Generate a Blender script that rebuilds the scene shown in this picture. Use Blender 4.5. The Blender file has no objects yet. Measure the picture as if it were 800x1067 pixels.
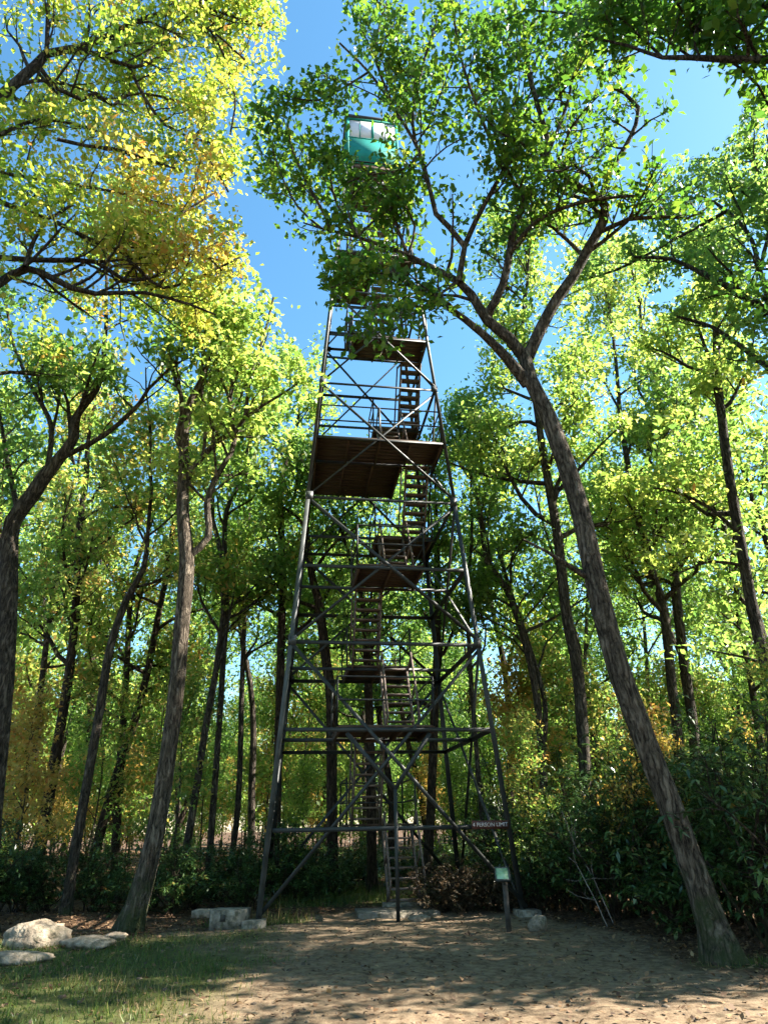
import bpy, math, random
import numpy as np
from mathutils import Vector, Matrix

SC = bpy.context.scene
COL = SC.collection
R = math.radians
rng = np.random.default_rng(7)

# ------------------------------------------------------------------ camera
FPX, PITCH, ROLL, CAMH = 674.12, 0.45298, 0.01878, 1.5
IW, IH = 800.0, 1067.0
cp, sp = math.cos(PITCH), math.sin(PITCH)
cr, sr = math.cos(ROLL), math.sin(ROLL)
right0 = np.array([1., 0, 0]); up0 = np.array([0, -sp, cp]); fwd = np.array([0, cp, sp])
camR = cr * right0 - sr * up0
camU = sr * right0 + cr * up0
cam_d = bpy.data.cameras.new('camera')
cam = bpy.data.objects.new('camera', cam_d); COL.objects.link(cam)
cam_d.sensor_fit = 'VERTICAL'; cam_d.sensor_height = 32.0; cam_d.sensor_width = 24.0
cam_d.lens = FPX / IH * 32.0
cam_d.clip_end = 2000; cam_d.clip_start = 0.05
mm = Matrix([[camR[0], camU[0], -fwd[0], 0], [camR[1], camU[1], -fwd[1], 0], [camR[2], camU[2], -fwd[2], CAMH], [0, 0, 0, 1]])
cam.matrix_world = mm
SC.camera = cam
CAM = np.array([0, 0, CAMH])


def ray(px, py):
    return fwd + camR * ((px - IW / 2) / FPX) + camU * ((IH / 2 - py) / FPX)


def at(px, py, Y):
    d = ray(px, py)
    return CAM + d * (Y / d[1])


def on_ground(px, py, z=0.0):
    d = ray(px, py)
    return CAM + d * ((z - CAMH) / d[2])


def depth(p):
    return float(np.dot(np.asarray(p) - CAM, fwd))


def project(P):
    Q = np.atleast_2d(P) - CAM
    d = np.maximum(Q @ fwd, 1e-3)
    return IW / 2 + FPX * (Q @ camR) / d, IH / 2 - FPX * (Q @ camU) / d


# ------------------------------------------------------------------ materials
def new_mat(name):
    m = bpy.data.materials.new(name); m.use_nodes = True
    nt = m.node_tree; nt.nodes.clear()
    out = nt.nodes.new('ShaderNodeOutputMaterial')
    return m, nt, out


def N(nt, typ, **kw):
    n = nt.nodes.new(typ)
    for k, v in kw.items():
        if k in n.inputs.keys():
            n.inputs[k].default_value = v
        else:
            setattr(n, k, v)
    return n


def ramp(nt, stops, interp='LINEAR'):
    n = nt.nodes.new('ShaderNodeValToRGB')
    cr_ = n.color_ramp; cr_.interpolation = interp
    while len(cr_.elements) < len(stops):
        cr_.elements.new(0.5)
    for e, (p, c) in zip(cr_.elements, stops):
        e.position = p; e.color = (c[0], c[1], c[2], 1)
    return n


def leaf_mat(name, stops, transl=0.45, rough=0.45, boost=1.25, spec=0.35):
    m, nt, out = new_mat(name)
    a = N(nt, 'ShaderNodeAttribute', attribute_name='hue')
    rp = ramp(nt, stops)
    nt.links.new(a.outputs['Fac'], rp.inputs[0])
    pb = N(nt, 'ShaderNodeBsdfPrincipled')
    pb.inputs['Roughness'].default_value = rough
    pb.inputs['Specular IOR Level'].default_value = spec
    nt.links.new(rp.outputs[0], pb.inputs['Base Color'])
    tr = N(nt, 'ShaderNodeBsdfTranslucent')
    hs = N(nt, 'ShaderNodeHueSaturation'); hs.inputs['Value'].default_value = boost; hs.inputs['Saturation'].default_value = 1.08
    nt.links.new(rp.outputs[0], hs.inputs['Color']); nt.links.new(hs.outputs[0], tr.inputs['Color'])
    mx = N(nt, 'ShaderNodeMixShader'); mx.inputs[0].default_value = transl
    nt.links.new(pb.outputs[0], mx.inputs[1]); nt.links.new(tr.outputs[0], mx.inputs[2])
    nt.links.new(mx.outputs[0], out.inputs[0])
    return m


def noise_mat(name, stops, scale=5.0, detail=6.0, rough=0.85, bump=0.0, bscale=None, stretch=(1, 1, 1), dist=0.0, spec=0.3, metallic=0.0, coord='Object', patch=None, pscale=2.0, plevel=.55):
    m, nt, out = new_mat(name)
    tc = N(nt, 'ShaderNodeTexCoord')
    mp = N(nt, 'ShaderNodeMapping'); mp.inputs['Scale'].default_value = stretch
    nt.links.new(tc.outputs[coord], mp.inputs[0])
    nz = N(nt, 'ShaderNodeTexNoise'); nz.inputs['Scale'].default_value = scale; nz.inputs['Detail'].default_value = detail
    nz.inputs['Distortion'].default_value = dist
    nt.links.new(mp.outputs[0], nz.inputs['Vector'])
    rp = ramp(nt, stops); nt.links.new(nz.outputs['Fac'], rp.inputs[0])
    pb = N(nt, 'ShaderNodeBsdfPrincipled'); pb.inputs['Roughness'].default_value = rough
    pb.inputs['Specular IOR Level'].default_value = spec; pb.inputs['Metallic'].default_value = metallic
    cout = rp.outputs[0]
    if patch:
        np_ = N(nt, 'ShaderNodeTexNoise'); np_.inputs['Scale'].default_value = pscale; np_.inputs['Detail'].default_value = 9; np_.inputs['Roughness'].default_value = .7
        nt.links.new(tc.outputs[coord], np_.inputs['Vector'])
        r2 = ramp(nt, [(plevel, (0, 0, 0)), (plevel + .12, (.9, .9, .9))]); nt.links.new(np_.outputs['Fac'], r2.inputs[0])
        mx = N(nt, 'ShaderNodeMixRGB'); mx.inputs[2].default_value = (*patch, 1)
        nt.links.new(r2.outputs[0], mx.inputs[0]); nt.links.new(cout, mx.inputs[1]); cout = mx.outputs[0]
    nt.links.new(cout, pb.inputs['Base Color'])
    if bump:
        n2 = N(nt, 'ShaderNodeTexNoise'); n2.inputs['Scale'].default_value = bscale or scale * 3; n2.inputs['Detail'].default_value = 5
        nt.links.new(mp.outputs[0], n2.inputs['Vector'])
        b = N(nt, 'ShaderNodeBump'); b.inputs['Strength'].default_value = bump; b.inputs['Distance'].default_value = 0.03
        nt.links.new(n2.outputs['Fac'], b.inputs['Height']); nt.links.new(b.outputs[0], pb.inputs['Normal'])
    nt.links.new(pb.outputs[0], out.inputs[0])
    return m


def bark_mat(name, dark, mid, light, moss=0.0, scale=1.0):
    m, nt, out = new_mat(name)
    tc = N(nt, 'ShaderNodeTexCoord')
    mp = N(nt, 'ShaderNodeMapping'); mp.inputs['Scale'].default_value = (1, 1, 0.2)
    nt.links.new(tc.outputs['Object'], mp.inputs[0])
    n0 = N(nt, 'ShaderNodeTexNoise'); n0.inputs['Scale'].default_value = 3.0; n0.inputs['Detail'].default_value = 4
    nt.links.new(tc.outputs['Object'], n0.inputs['Vector'])
    mixv = N(nt, 'ShaderNodeMixRGB'); mixv.blend_type = 'ADD'; mixv.inputs[0].default_value = 0.12
    nt.links.new(mp.outputs[0], mixv.inputs[1]); nt.links.new(n0.outputs['Color'], mixv.inputs[2])
    n1 = N(nt, 'ShaderNodeTexNoise'); n1.inputs['Scale'].default_value = 11 * scale; n1.inputs['Detail'].default_value = 8; n1.inputs['Roughness'].default_value = 0.62; n1.inputs['Distortion'].default_value = .35
    nt.links.new(mixv.outputs[0], n1.inputs['Vector'])
    sb = N(nt, 'ShaderNodeMath'); sb.operation = 'SUBTRACT'; sb.inputs[1].default_value = .5; nt.links.new(n1.outputs['Fac'], sb.inputs[0])
    ab = N(nt, 'ShaderNodeMath'); ab.operation = 'ABSOLUTE'; nt.links.new(sb.outputs[0], ab.inputs[0])
    n4 = N(nt, 'ShaderNodeTexNoise'); n4.inputs['Scale'].default_value = 30 * scale; n4.inputs['Detail'].default_value = 6
    nt.links.new(mp.outputs[0], n4.inputs['Vector'])
    ad = N(nt, 'ShaderNodeMath'); ad.operation = 'MULTIPLY_ADD'; ad.inputs[1].default_value = 3.2
    nt.links.new(ab.outputs[0], ad.inputs[0])
    s4 = N(nt, 'ShaderNodeMath'); s4.operation = 'MULTIPLY_ADD'; s4.inputs[1].default_value = .7; s4.inputs[2].default_value = -.25; nt.links.new(n4.outputs['Fac'], s4.inputs[0])
    nt.links.new(s4.outputs[0], ad.inputs[2])
    rp = ramp(nt, [(0.02, dark), (0.3, mid), (0.75, light)])
    nt.links.new(ad.outputs[0], rp.inputs[0])
    col = rp.outputs[0]
    n3 = N(nt, 'ShaderNodeTexNoise'); n3.inputs['Scale'].default_value = 3.5; n3.inputs['Detail'].default_value = 9; n3.inputs['Roughness'].default_value = .7
    nt.links.new(tc.outputs['Object'], n3.inputs['Vector'])
    # lichen / moss patches, more of them near the foot
    sep = N(nt, 'ShaderNodeSeparateXYZ'); nt.links.new(tc.outputs['Object'], sep.inputs[0])
    mr = N(nt, 'ShaderNodeMapRange'); mr.inputs['From Min'].default_value = 0.2; mr.inputs['From Max'].default_value = 1.6
    mr.inputs['To Min'].default_value = 0.14 + moss * 0.10; mr.inputs['To Max'].default_value = -0.08
    nt.links.new(sep.outputs['Z'], mr.inputs['Value'])
    a2 = N(nt, 'ShaderNodeMath'); a2.operation = 'ADD'
    nt.links.new(n3.outputs['Fac'], a2.inputs[0]); nt.links.new(mr.outputs[0], a2.inputs[1])
    r2 = ramp(nt, [(0.58, (0, 0, 0)), (0.75, (0.8, 0.8, 0.8))]); nt.links.new(a2.outputs[0], r2.inputs[0])
    mx = N(nt, 'ShaderNodeMixRGB'); mx.inputs[2].default_value = (0.045, 0.06, 0.02, 1)
    nt.links.new(r2.outputs[0], mx.inputs[0]); nt.links.new(col, mx.inputs[1])
    pb = N(nt, 'ShaderNodeBsdfPrincipled'); pb.inputs['Roughness'].default_value = 0.9; pb.inputs['Specular IOR Level'].default_value = 0.15
    nt.links.new(mx.outputs[0], pb.inputs['Base Color'])
    b = N(nt, 'ShaderNodeBump'); b.inputs['Strength'].default_value = 1.0; b.inputs['Distance'].default_value = 0.09
    nt.links.new(ad.outputs[0], b.inputs['Height']); nt.links.new(b.outputs[0], pb.inputs['Normal'])
    nt.links.new(pb.outputs[0], out.inputs[0])
    return m


MAT = {}
MAT['green'] = leaf_mat('leaf_green', [(0.0, (.058, .12, .03)), (0.4, (.11, .19, .046)), (0.75, (.21, .29, .07)), (1.0, (.36, .36, .10))], transl=0.6, boost=1.8)
MAT['oak'] = leaf_mat('leaf_oak', [(0.0, (.035, .085, .018)), (0.45, (.065, .14, .025)), (0.8, (.16, .24, .035)), (1.0, (.36, .34, .07))], transl=0.52, rough=.38, boost=1.7)
MAT['yellowgreen'] = leaf_mat('leaf_yellow_green', [(0.0, (.085, .16, .038)), (0.4, (.175, .265, .06)), (0.7, (.32, .37, .09)), (0.92, (.48, .42, .12)), (1.0, (.50, .26, .10))], transl=0.6, boost=1.7)
MAT['yellow'] = leaf_mat('leaf_yellow', [(0.0, (.11, .20, .035)), (0.45, (.24, .34, .055)), (0.7, (.42, .42, .09)), (0.87, (.55, .36, .11)), (1.0, (.48, .20, .08))], transl=0.55, boost=1.5)
MAT['turning'] = leaf_mat('leaf_turning', [(0.0, (.08, .16, .035)), (0.42, (.16, .24, .055)), (0.6, (.34, .31, .09)), (0.8, (.50, .29, .10)), (1.0, (.40, .17, .08))], transl=0.62, boost=1.7)
MAT['orange'] = leaf_mat('leaf_orange', [(0.0, (.16, .20, .04)), (0.4, (.36, .29, .08)), (0.75, (.46, .26, .08)), (1.0, (.34, .13, .05))], transl=0.55, boost=1.5)
MAT['rhodo'] = leaf_mat('leaf_rhododendron', [(0.0, (.022, .05, .016)), (0.5, (.05, .105, .03)), (0.82, (.11, .17, .045)), (0.92, (.34, .22, .06)), (1.0, (.40, .15, .06))], transl=0.3, rough=0.28, spec=0.5, boost=1.1)
MAT['brush'] = leaf_mat('leaf_dry_brush', [(0.0, (.03, .03, .014)), (0.5, (.075, .05, .026)), (1.0, (.15, .09, .045))], transl=0.25, rough=.7)
MAT['litter'] = leaf_mat('leaf_litter', [(0.0, (.035, .02, .012)), (0.4, (.10, .055, .03)), (0.75, (.20, .12, .06)), (0.93, (.30, .20, .10)), (1.0, (.32, .11, .04))], transl=0.12, rough=.7)
MAT['grass'] = leaf_mat('leaf_grass', [(0.0, (.035, .065, .015)), (0.45, (.07, .115, .02)), (0.7, (.13, .14, .035)), (0.88, (.22, .16, .07)), (1.0, (.34, .25, .13))], transl=0.35, rough=.5)
MAT['bark'] = bark_mat('bark_grey', (.010, .008, .006), (.075, .059, .045), (.21, .172, .135))
MAT['bark_oak'] = bark_mat('bark_oak', (.014, .010, .007), (.115, .09, .066), (.31, .25, .19), moss=1.0, scale=0.9)
MAT['bark_brown'] = bark_mat('bark_brown', (.010, .007, .005), (.055, .038, .027), (.14, .10, .07))
MAT['steel'] = noise_mat('weathered_steel', [(0.3, (.014, .015, .014)), (0.55, (.024, .026, .024)), (0.75, (.042, .042, .038))], patch=(.05, .028, .016), pscale=7, plevel=.6, scale=3, rough=.55, bump=.1, bscale=40, spec=.4)
MAT['steel_pale'] = noise_mat('pale_steel', [(0.35, (.03, .034, .032)), (0.6, (.06, .066, .062)), (0.8, (.08, .08, .075))], patch=(.05, .03, .02), pscale=7, plevel=.6, scale=4, rough=.5, bump=.1, bscale=40, spec=.4)  # paler steel, for the near left leg and the panel frame
MAT['wood'] = noise_mat('weathered_board', [(0.3, (.045, .03, .022)), (0.5, (.09, .06, .043)), (0.72, (.16, .115, .085))], scale=4, stretch=(0.6, 14, 8), rough=.85, bump=.3, bscale=20)
MAT['wood_stair'] = noise_mat('stair_timber', [(0.3, (.075, .055, .045)), (0.55, (.15, .11, .09)), (0.75, (.24, .185, .155))], scale=5, stretch=(1, 4, 3), rough=.8, bump=.3, bscale=20)
MAT['teal'] = noise_mat('teal_paint', [(0.3, (.012, .17, .14)), (0.6, (.018, .215, .18)), (0.8, (.03, .24, .20))], scale=3, rough=.75, bump=.05, bscale=30, spec=.15, patch=(.05, .14, .115), pscale=4, plevel=.6)
MAT['pane'] = noise_mat('window_pane', [(0.3, (.66, .65, .70)), (0.7, (.76, .73, .77))], scale=2, rough=.5, spec=.3)
MAT['roof'] = noise_mat('dark_roof', [(0.3, (.025, .025, .03)), (0.7, (.05, .05, .055))], scale=5, rough=.6)
MAT['concrete'] = noise_mat('concrete', [(0.3, (.09, .075, .055)), (0.5, (.20, .165, .125)), (0.75, (.32, .27, .21))], scale=8, rough=.95, bump=.8, bscale=24, patch=(.055, .055, .035), pscale=6, plevel=.5)
MAT['clod'] = noise_mat('clod', [(0.3, (.04, .03, .02)), (0.5, (.09, .066, .046)), (0.75, (.16, .125, .09))], scale=6, rough=.95)
MAT['rock'] = noise_mat('rock', [(0.3, (.09, .07, .05)), (0.5, (.25, .195, .14)), (0.75, (.40, .33, .25))], scale=7, rough=.95, bump=1.0, bscale=16, patch=(.07, .065, .04), pscale=5, plevel=.52)
MAT['sign_brown'] = noise_mat('brown_sign_paint', [(0.3, (.07, .025, .018)), (0.7, (.11, .04, .028))], scale=8, rough=.6)
MAT['sign_letter'] = noise_mat('letter_paint', [(0.3, (.55, .45, .42)), (0.7, (.7, .6, .56))], scale=20, rough=.6)
MAT['sign_green'] = noise_mat('pale_green_panel', [(0.3, (.22, .36, .20)), (0.5, (.30, .46, .27)), (0.75, (.42, .56, .38))], scale=14, rough=.4)
MAT['post_dark'] = noise_mat('dark_post', [(0.3, (.02, .018, .015)), (0.7, (.07, .06, .05))], scale=9, rough=.8, bump=.2)
MAT['deadwood'] = noise_mat('dead_wood', [(0.3, (.16, .13, .11)), (0.7, (.36, .31, .27))], scale=6, rough=.85, bump=.3)


# ------------------------------------------------------------------ mesh building
class MB:
    def __init__(s):
        s.v = []; s.q = []; s.n = 0; s.h = []

    def add(s, V, Q, hue=None):
        V = np.asarray(V, float).reshape(-1, 3); Q = np.asarray(Q, int).reshape(-1, 4)
        s.v.append(V); s.q.append(Q + s.n); s.n += len(V)
        s.h.append(np.full(len(Q), 0.5) if hue is None else np.asarray(hue, float))

    def box(s, c, half, ax=None):
        """box centred at c; ax rows = local axes"""
        c = np.asarray(c, float); ax = np.eye(3) if ax is None else np.asarray(ax, float)
        sg = np.array([[-1, -1, -1], [1, -1, -1], [1, 1, -1], [-1, 1, -1], [-1, -1, 1], [1, -1, 1], [1, 1, 1], [-1, 1, 1]], float)
        V = c + (sg * np.asarray(half)) @ ax
        s.add(V, [[0, 3, 2, 1], [4, 5, 6, 7], [0, 1, 5, 4], [1, 2, 6, 5], [2, 3, 7, 6], [3, 0, 4, 7]])

    def bar(s, a, b, w, t, ref=(0, 0, 1)):
        """bar a->b, width w along side axis, thickness t along ref-ish axis"""
        a = np.asarray(a, float); b = np.asarray(b, float); d = b - a; L = np.linalg.norm(d); d /= L
        r = np.asarray(ref, float); sx = np.cross(d, r)
        if np.linalg.norm(sx) < 1e-6: sx = np.cross(d, [1, 0, 0])
        sx /= np.linalg.norm(sx); u = np.cross(sx, d)
        s.box((a + b) / 2, (L / 2, w / 2, t / 2), [d, sx, u])

    def angle(s, a, b, w, t, n1, n2):
        """angle iron a->b with flanges along n1 and n2 from the corner line"""
        a = np.asarray(a, float); b = np.asarray(b, float); d = b - a; L = np.linalg.norm(d); d /= L
        n1 = np.asarray(n1, float); n1 = n1 - d * np.dot(n1, d); n1 /= np.linalg.norm(n1)
        n2 = np.asarray(n2, float); n2 = n2 - d * np.dot(n2, d); n2 = n2 - n1 * np.dot(n1, n2); n2 /= np.linalg.norm(n2)
        prof = [(0, 0), (w, 0), (w, t), (t, t), (t, w), (0, w)]
        V = [a + n1 * p + n2 * q for p, q in prof] + [b + n1 * p + n2 * q for p, q in prof]
        Q = [[i, (i + 1) % 6, 6 + (i + 1) % 6, 6 + i] for i in range(6)] + [[0, 3, 2, 1], [0, 5, 4, 3], [6, 7, 8, 9], [6, 9, 10, 11]]
        s.add(V, Q)

    def tube(s, P, rad, n=6, cap=True, noise=0.0, rg=None):
        P = np.asarray(P, float); rad = np.asarray(rad, float) * np.ones(len(P))
        T = np.gradient(P, axis=0); T /= np.linalg.norm(T, axis=1)[:, None] + 1e-9
        m = T.mean(0); ref = np.array([0, 0, 1.]) if abs(m[2]) < 0.7 * np.linalg.norm(m) + 1e-9 else np.array([1., 0.1, 0])
        A = np.cross(T, ref); A /= np.linalg.norm(A, axis=1)[:, None] + 1e-9
        B = np.cross(T, A)
        th = np.arange(n) / n * 2 * np.pi
        rr = rad[:, None] * np.ones(n)
        if noise and rg is not None:
            k = rg.normal(0, 1, n)
            rr = rr * (1 + noise * (0.6 * k[None, :] + 0.5 * rg.normal(0, 1, rr.shape)))
        V = P[:, None, :] + rr[..., None] * (np.cos(th)[None, :, None] * A[:, None, :] + np.sin(th)[None, :, None] * B[:, None, :])
        m_ = len(P)
        i = np.arange(m_ - 1)[:, None] * n; j = np.arange(n)[None, :]; j2 = (j + 1) % n
        Q = np.stack([i + j, i + j2, i + n + j2, i + n + j], -1).reshape(-1, 4)
        s.add(V.reshape(-1, 3), Q)

    def leaves(s, P, size, hue, rg, up=0.5, aspect=0.55, droop=0.3, dirs=None):
        """folded rhombic leaf blades at points P"""
        n = len(P)
        if n == 0: return
        d = rg.normal(0, 1, (n, 3)) if dirs is None else dirs + rg.normal(0, .35, (n, 3))
        d[:, 2] -= droop
        d /= np.linalg.norm(d, axis=1)[:, None]
        nn = rg.normal(0, 1, (n, 3)); nn[:, 2] = np.abs(nn[:, 2]) + up * 2
        sd = np.cross(d, nn); sd /= np.linalg.norm(sd, axis=1)[:, None] + 1e-9
        nn = np.cross(sd, d)
        L = size * rg.uniform(0.55, 1.35, n)
        L = L[:, None]; W = L * aspect * 0.5 * rg.uniform(.7, 1.25, n)[:, None]
        f = rg.uniform(0.0, 0.35, n)[:, None] * W
        mid = P + d * L * rg.uniform(.36, .55, n)[:, None]
        V = np.stack([P, mid + sd * W + nn * f, P + d * L - nn * L * 0.12, mid - sd * W + nn * f], 1).reshape(-1, 3)
        Q = np.arange(4 * n).reshape(-1, 4)
        s.add(V, Q, hue)

    def blades(s, P, d, L, W, hue, rg):
        n = len(P)
        sd = np.cross(d, rg.normal(0, 1, (n, 3))); sd /= np.linalg.norm(sd, axis=1)[:, None] + 1e-9
        L = L[:, None]; W = W[:, None]
        V = np.stack([P - sd * W, P + sd * W, P + d * L + sd * W * .3, P + d * L - sd * W * .3], 1).reshape(-1, 3)
        s.add(V, np.arange(4 * n).reshape(-1, 4), hue)

    def mesh(s, name, mat, smooth=False):
        me = bpy.data.meshes.new(name)
        V = np.concatenate(s.v); Q = np.concatenate(s.q); Hh = np.concatenate(s.h)
        me.vertices.add(len(V)); me.vertices.foreach_set('co', V.astype(np.float32).ravel())
        me.loops.add(len(Q) * 4); me.loops.foreach_set('vertex_index', Q.astype(np.int32).ravel())
        me.polygons.add(len(Q)); me.polygons.foreach_set('loop_start', (np.arange(len(Q)) * 4).astype(np.int32))
        me.polygons.foreach_set('loop_total', np.full(len(Q), 4, np.int32))
        if smooth: me.polygons.foreach_set('use_smooth', np.ones(len(Q), bool))
        a = me.attributes.new('hue', 'FLOAT', 'FACE'); a.data.foreach_set('value', np.clip(Hh, 0, 1).astype(np.float32))
        me.materials.append(mat)
        me.update(calc_edges=True); me.validate()
        return me

    def build(s, name, mat, parent=None, smooth=False):
        o = bpy.data.objects.new(name, s.mesh(name, mat, smooth)); COL.objects.link(o)
        if parent is not None: o.parent = parent
        return o


def tag(o, label=None, cat=None, group=None, kind=None):
    if label: o['label'] = label
    if cat: o['category'] = cat
    if group: o['group'] = group
    if kind: o['kind'] = kind
    return o


def thing(name, label, cat, loc=(0, 0, 0), rz=0.0, group=None):
    o = bpy.data.objects.new(name, None); COL.objects.link(o)
    o.location = loc; o.rotation_euler = (0, 0, rz); o.empty_display_size = 0.3
    return tag(o, label, cat, group)


def dup(root, loc, rz, sc=1.0, label=None, group=None):
    r = root.copy(); COL.objects.link(r)
    r.location = loc; r.rotation_euler = (0, 0, rz); r.scale = (sc, sc, sc)
    if label: r['label'] = label
    if group: r['group'] = group
    for ch in list(root.children):
        c = ch.copy(); COL.objects.link(c); c.parent = r
    return r


# ------------------------------------------------------------------ terrain
def fbm(x, y, seed=0, octs=4, f0=0.3):
    r_ = np.random.default_rng(seed); z = np.zeros_like(x, float); amp = 1.0; f = f0
    for k in range(octs):
        for j in range(3):
            a = r_.uniform(0, 2 * np.pi); p = r_.uniform(0, 6.28)
            z += amp * np.sin((x * np.cos(a) + y * np.sin(a)) * f * 2 * np.pi + p + 1.3 * np.sin((x * np.sin(a) - y * np.cos(a)) * f * 2.1 + p)) / 3
        amp *= 0.5; f *= 2.1
    return z


def gheight(x, y):
    x = np.asarray(x, float); y = np.asarray(y, float)
    z = 0.045 * fbm(x, y, 3, 4, 0.12) + 0.012 * fbm(x, y, 5, 3, 1.1)
    far = np.clip((np.hypot(x, y - 12) - 12) / 30, 0, 1)
    return z + far * 0.5 * fbm(x, y, 9, 3, 0.02) - 0.02


def G(x, y):
    return float(gheight(np.array([x]), np.array([y]))[0])


def ss(a, b, t):
    t = np.clip((t - a) / (b - a), 0, 1); return t * t * (3 - 2 * t)


def grass_mask(x, y):
    n = 0.55 * fbm(x, y, 21, 4, 0.28)
    m1 = ss(-1.15, -2.6, x + 0.35 * (y - 9.0) * 0.25 + n) * ss(12.6, 11.4, y + n) * ss(5.2, 6.5, y)     # lawn, left
    m2 = ss(0.9, 0.3, np.hypot((x - 4.2) / 1.0, (y - 9.25) / 0.55) * .9 + n * .35)                     # about the oak's foot
    m3 = ss(0.0, 1.0, (np.abs(y - 18.3) < 2.2) * (np.abs(x) < 2.8) * (0.9 + n))                         # behind the tower
    m4 = ss(1.0, 0.4, np.hypot((x + 2.4) / 1.2, (y - 13.9) / 0.6) + n * .5)
    return np.clip(np.maximum.reduce([m1, m2, m3, m4]), 0, 1)


def dirt_mask(x, y):
    n = 0.9 * fbm(x, y, 31, 4, 0.2)
    # trodden clearing in front of and under the tower
    d = np.hypot((x + 0.2) / 4.2, (y - 9) / 6.8) + 0.18 * n
    return ss(1.05, 0.8, d)


def axis(lo, hi, f0, f1, fine, coarse_n):
    mid = np.arange(f0, f1, fine)
    a = f0 - np.geomspace(fine, f0 - lo, coarse_n)[::-1]
    b = f1 + np.geomspace(fine, hi - f1, coarse_n)
    return np.concatenate([a, mid, b])


def make_ground():
    xs = axis(-400, 400, -9, 8, 0.09, 40); ys = axis(-400, 500, 4.5, 19, 0.09, 40)
    X, Y = np.meshgrid(xs, ys)
    x, y = X.ravel(), Y.ravel()
    z = gheight(x, y)
    nx, ny = len(xs), len(ys)
    i = np.arange(ny - 1)[:, None] * nx; j = np.arange(nx - 1)[None, :]
    Q = np.stack([i + j, i + j + 1, i + nx + j + 1, i + nx + j], -1).reshape(-1, 4)
    mb = MB(); mb.add(np.stack([x, y, z], 1), Q)
    m, nt, out = new_mat('forest_ground')
    tc = N(nt, 'ShaderNodeTexCoord')

    def noise(sc, det=6, rg=.6):
        n = N(nt, 'ShaderNodeTexNoise'); n.inputs['Scale'].default_value = sc; n.inputs['Detail'].default_value = det; n.inputs['Roughness'].default_value = rg
        nt.links.new(tc.outputs['Object'], n.inputs['Vector']); return n
    n1 = noise(1.1); n2 = noise(9, 8, .7); n3 = noise(40, 4)
    dirt = ramp(nt, [(0.25, (.065, .044, .027)), (0.45, (.14, .10, .065)), (0.6, (.22, .163, .11)), (0.75, (.31, .24, .17))])
    nt.links.new(n2.outputs['Fac'], dirt.inputs[0])
    lit = ramp(nt, [(0.3, (.03, .02, .013)), (0.5, (.085, .05, .03)), (0.65, (.15, .09, .05)), (0.8, (.24, .15, .09))])
    nt.links.new(n2.outputs['Fac'], lit.inputs[0])
    gr = ramp(nt, [(0.3, (.03, .04, .014)), (0.52, (.06, .075, .022)), (0.66, (.10, .08, .04)), (0.8, (.15, .12, .06))]); nt.links.new(n2.outputs['Fac'], gr.inputs[0])
    ad = N(nt, 'ShaderNodeAttribute', attribute_name='dirt'); ag = N(nt, 'ShaderNodeAttribute', attribute_name='grass')
    # ragged edges
    s1 = N(nt, 'ShaderNodeMath'); s1.operation = 'MULTIPLY_ADD'; s1.inputs[1].default_value = 1.2; s1.inputs[2].default_value = -.6
    nt.links.new(n2.outputs['Fac'], s1.inputs[0])
    a1 = N(nt, 'ShaderNodeMath'); a1.operation = 'ADD'; nt.links.new(ad.outputs['Fac'], a1.inputs[0]); nt.links.new(s1.outputs[0], a1.inputs[1]); a1.use_clamp = True
    mx1 = N(nt, 'ShaderNodeMixRGB'); nt.links.new(a1.outputs[0], mx1.inputs[0]); nt.links.new(lit.outputs[0], mx1.inputs[1]); nt.links.new(dirt.outputs[0], mx1.inputs[2])
    a2 = N(nt, 'ShaderNodeMath'); a2.operation = 'ADD'; nt.links.new(ag.outputs['Fac'], a2.inputs[0]); nt.links.new(s1.outputs[0], a2.inputs[1]); a2.use_clamp = True
    mx2 = N(nt, 'ShaderNodeMixRGB'); nt.links.new(a2.outputs[0], mx2.inputs[0]); nt.links.new(mx1.outputs[0], mx2.inputs[1]); nt.links.new(gr.outputs[0], mx2.inputs[2])
    # broad tone drift
    r3 = ramp(nt, [(0.3, (.7, .68, .66)), (0.7, (1.15, 1.12, 1.08))]); nt.links.new(n1.outputs['Fac'], r3.inputs[0])
    mul = N(nt, 'ShaderNodeMixRGB'); mul.blend_type = 'MULTIPLY'; mul.inputs[0].default_value = 1
    nt.links.new(mx2.outputs[0], mul.inputs[1]); nt.links.new(r3.outputs[0], mul.inputs[2])
    pb = N(nt, 'ShaderNodeBsdfPrincipled'); pb.inputs['Roughness'].default_value = .95; pb.inputs['Specular IOR Level'].default_value = .1
    nt.links.new(mul.outputs[0], pb.inputs['Base Color'])
    b = N(nt, 'ShaderNodeBump'); b.inputs['Strength'].default_value = .45; b.inputs['Distance'].default_value = .03
    sm = N(nt, 'ShaderNodeMath'); sm.operation = 'ADD'; nt.links.new(n2.outputs['Fac'], sm.inputs[0]); nt.links.new(n3.outputs['Fac'], sm.inputs[1])
    nt.links.new(sm.outputs[0], b.inputs['Height']); nt.links.new(b.outputs[0], pb.inputs['Normal'])
    nt.links.new(pb.outputs[0], out.inputs[0])
    me = mb.mesh('ground', m, True)
    for nm, arr in (('dirt', dirt_mask(x, y)), ('grass', grass_mask(x, y))):
        a = me.attributes.new(nm, 'FLOAT', 'POINT'); a.data.foreach_set('value', arr.astype(np.float32))
    o = bpy.data.objects.new('ground', me); COL.objects.link(o)
    o['kind'] = 'structure'; o['label'] = 'trodden brown dirt clearing with leaf litter and grass patches'
    return o


make_ground()


def frustum_pts(n, rg, y0=5.5, y1=17, margin=40):
    """random ground points within the pictured part of the clearing, denser near"""
    y = y0 + (y1 - y0) * rg.random(n * 3) ** 1.25
    x = rg.uniform(-1, 1, n * 3) * (y * 0.66 + 1.2)
    return x[:n], y[:n]


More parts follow.
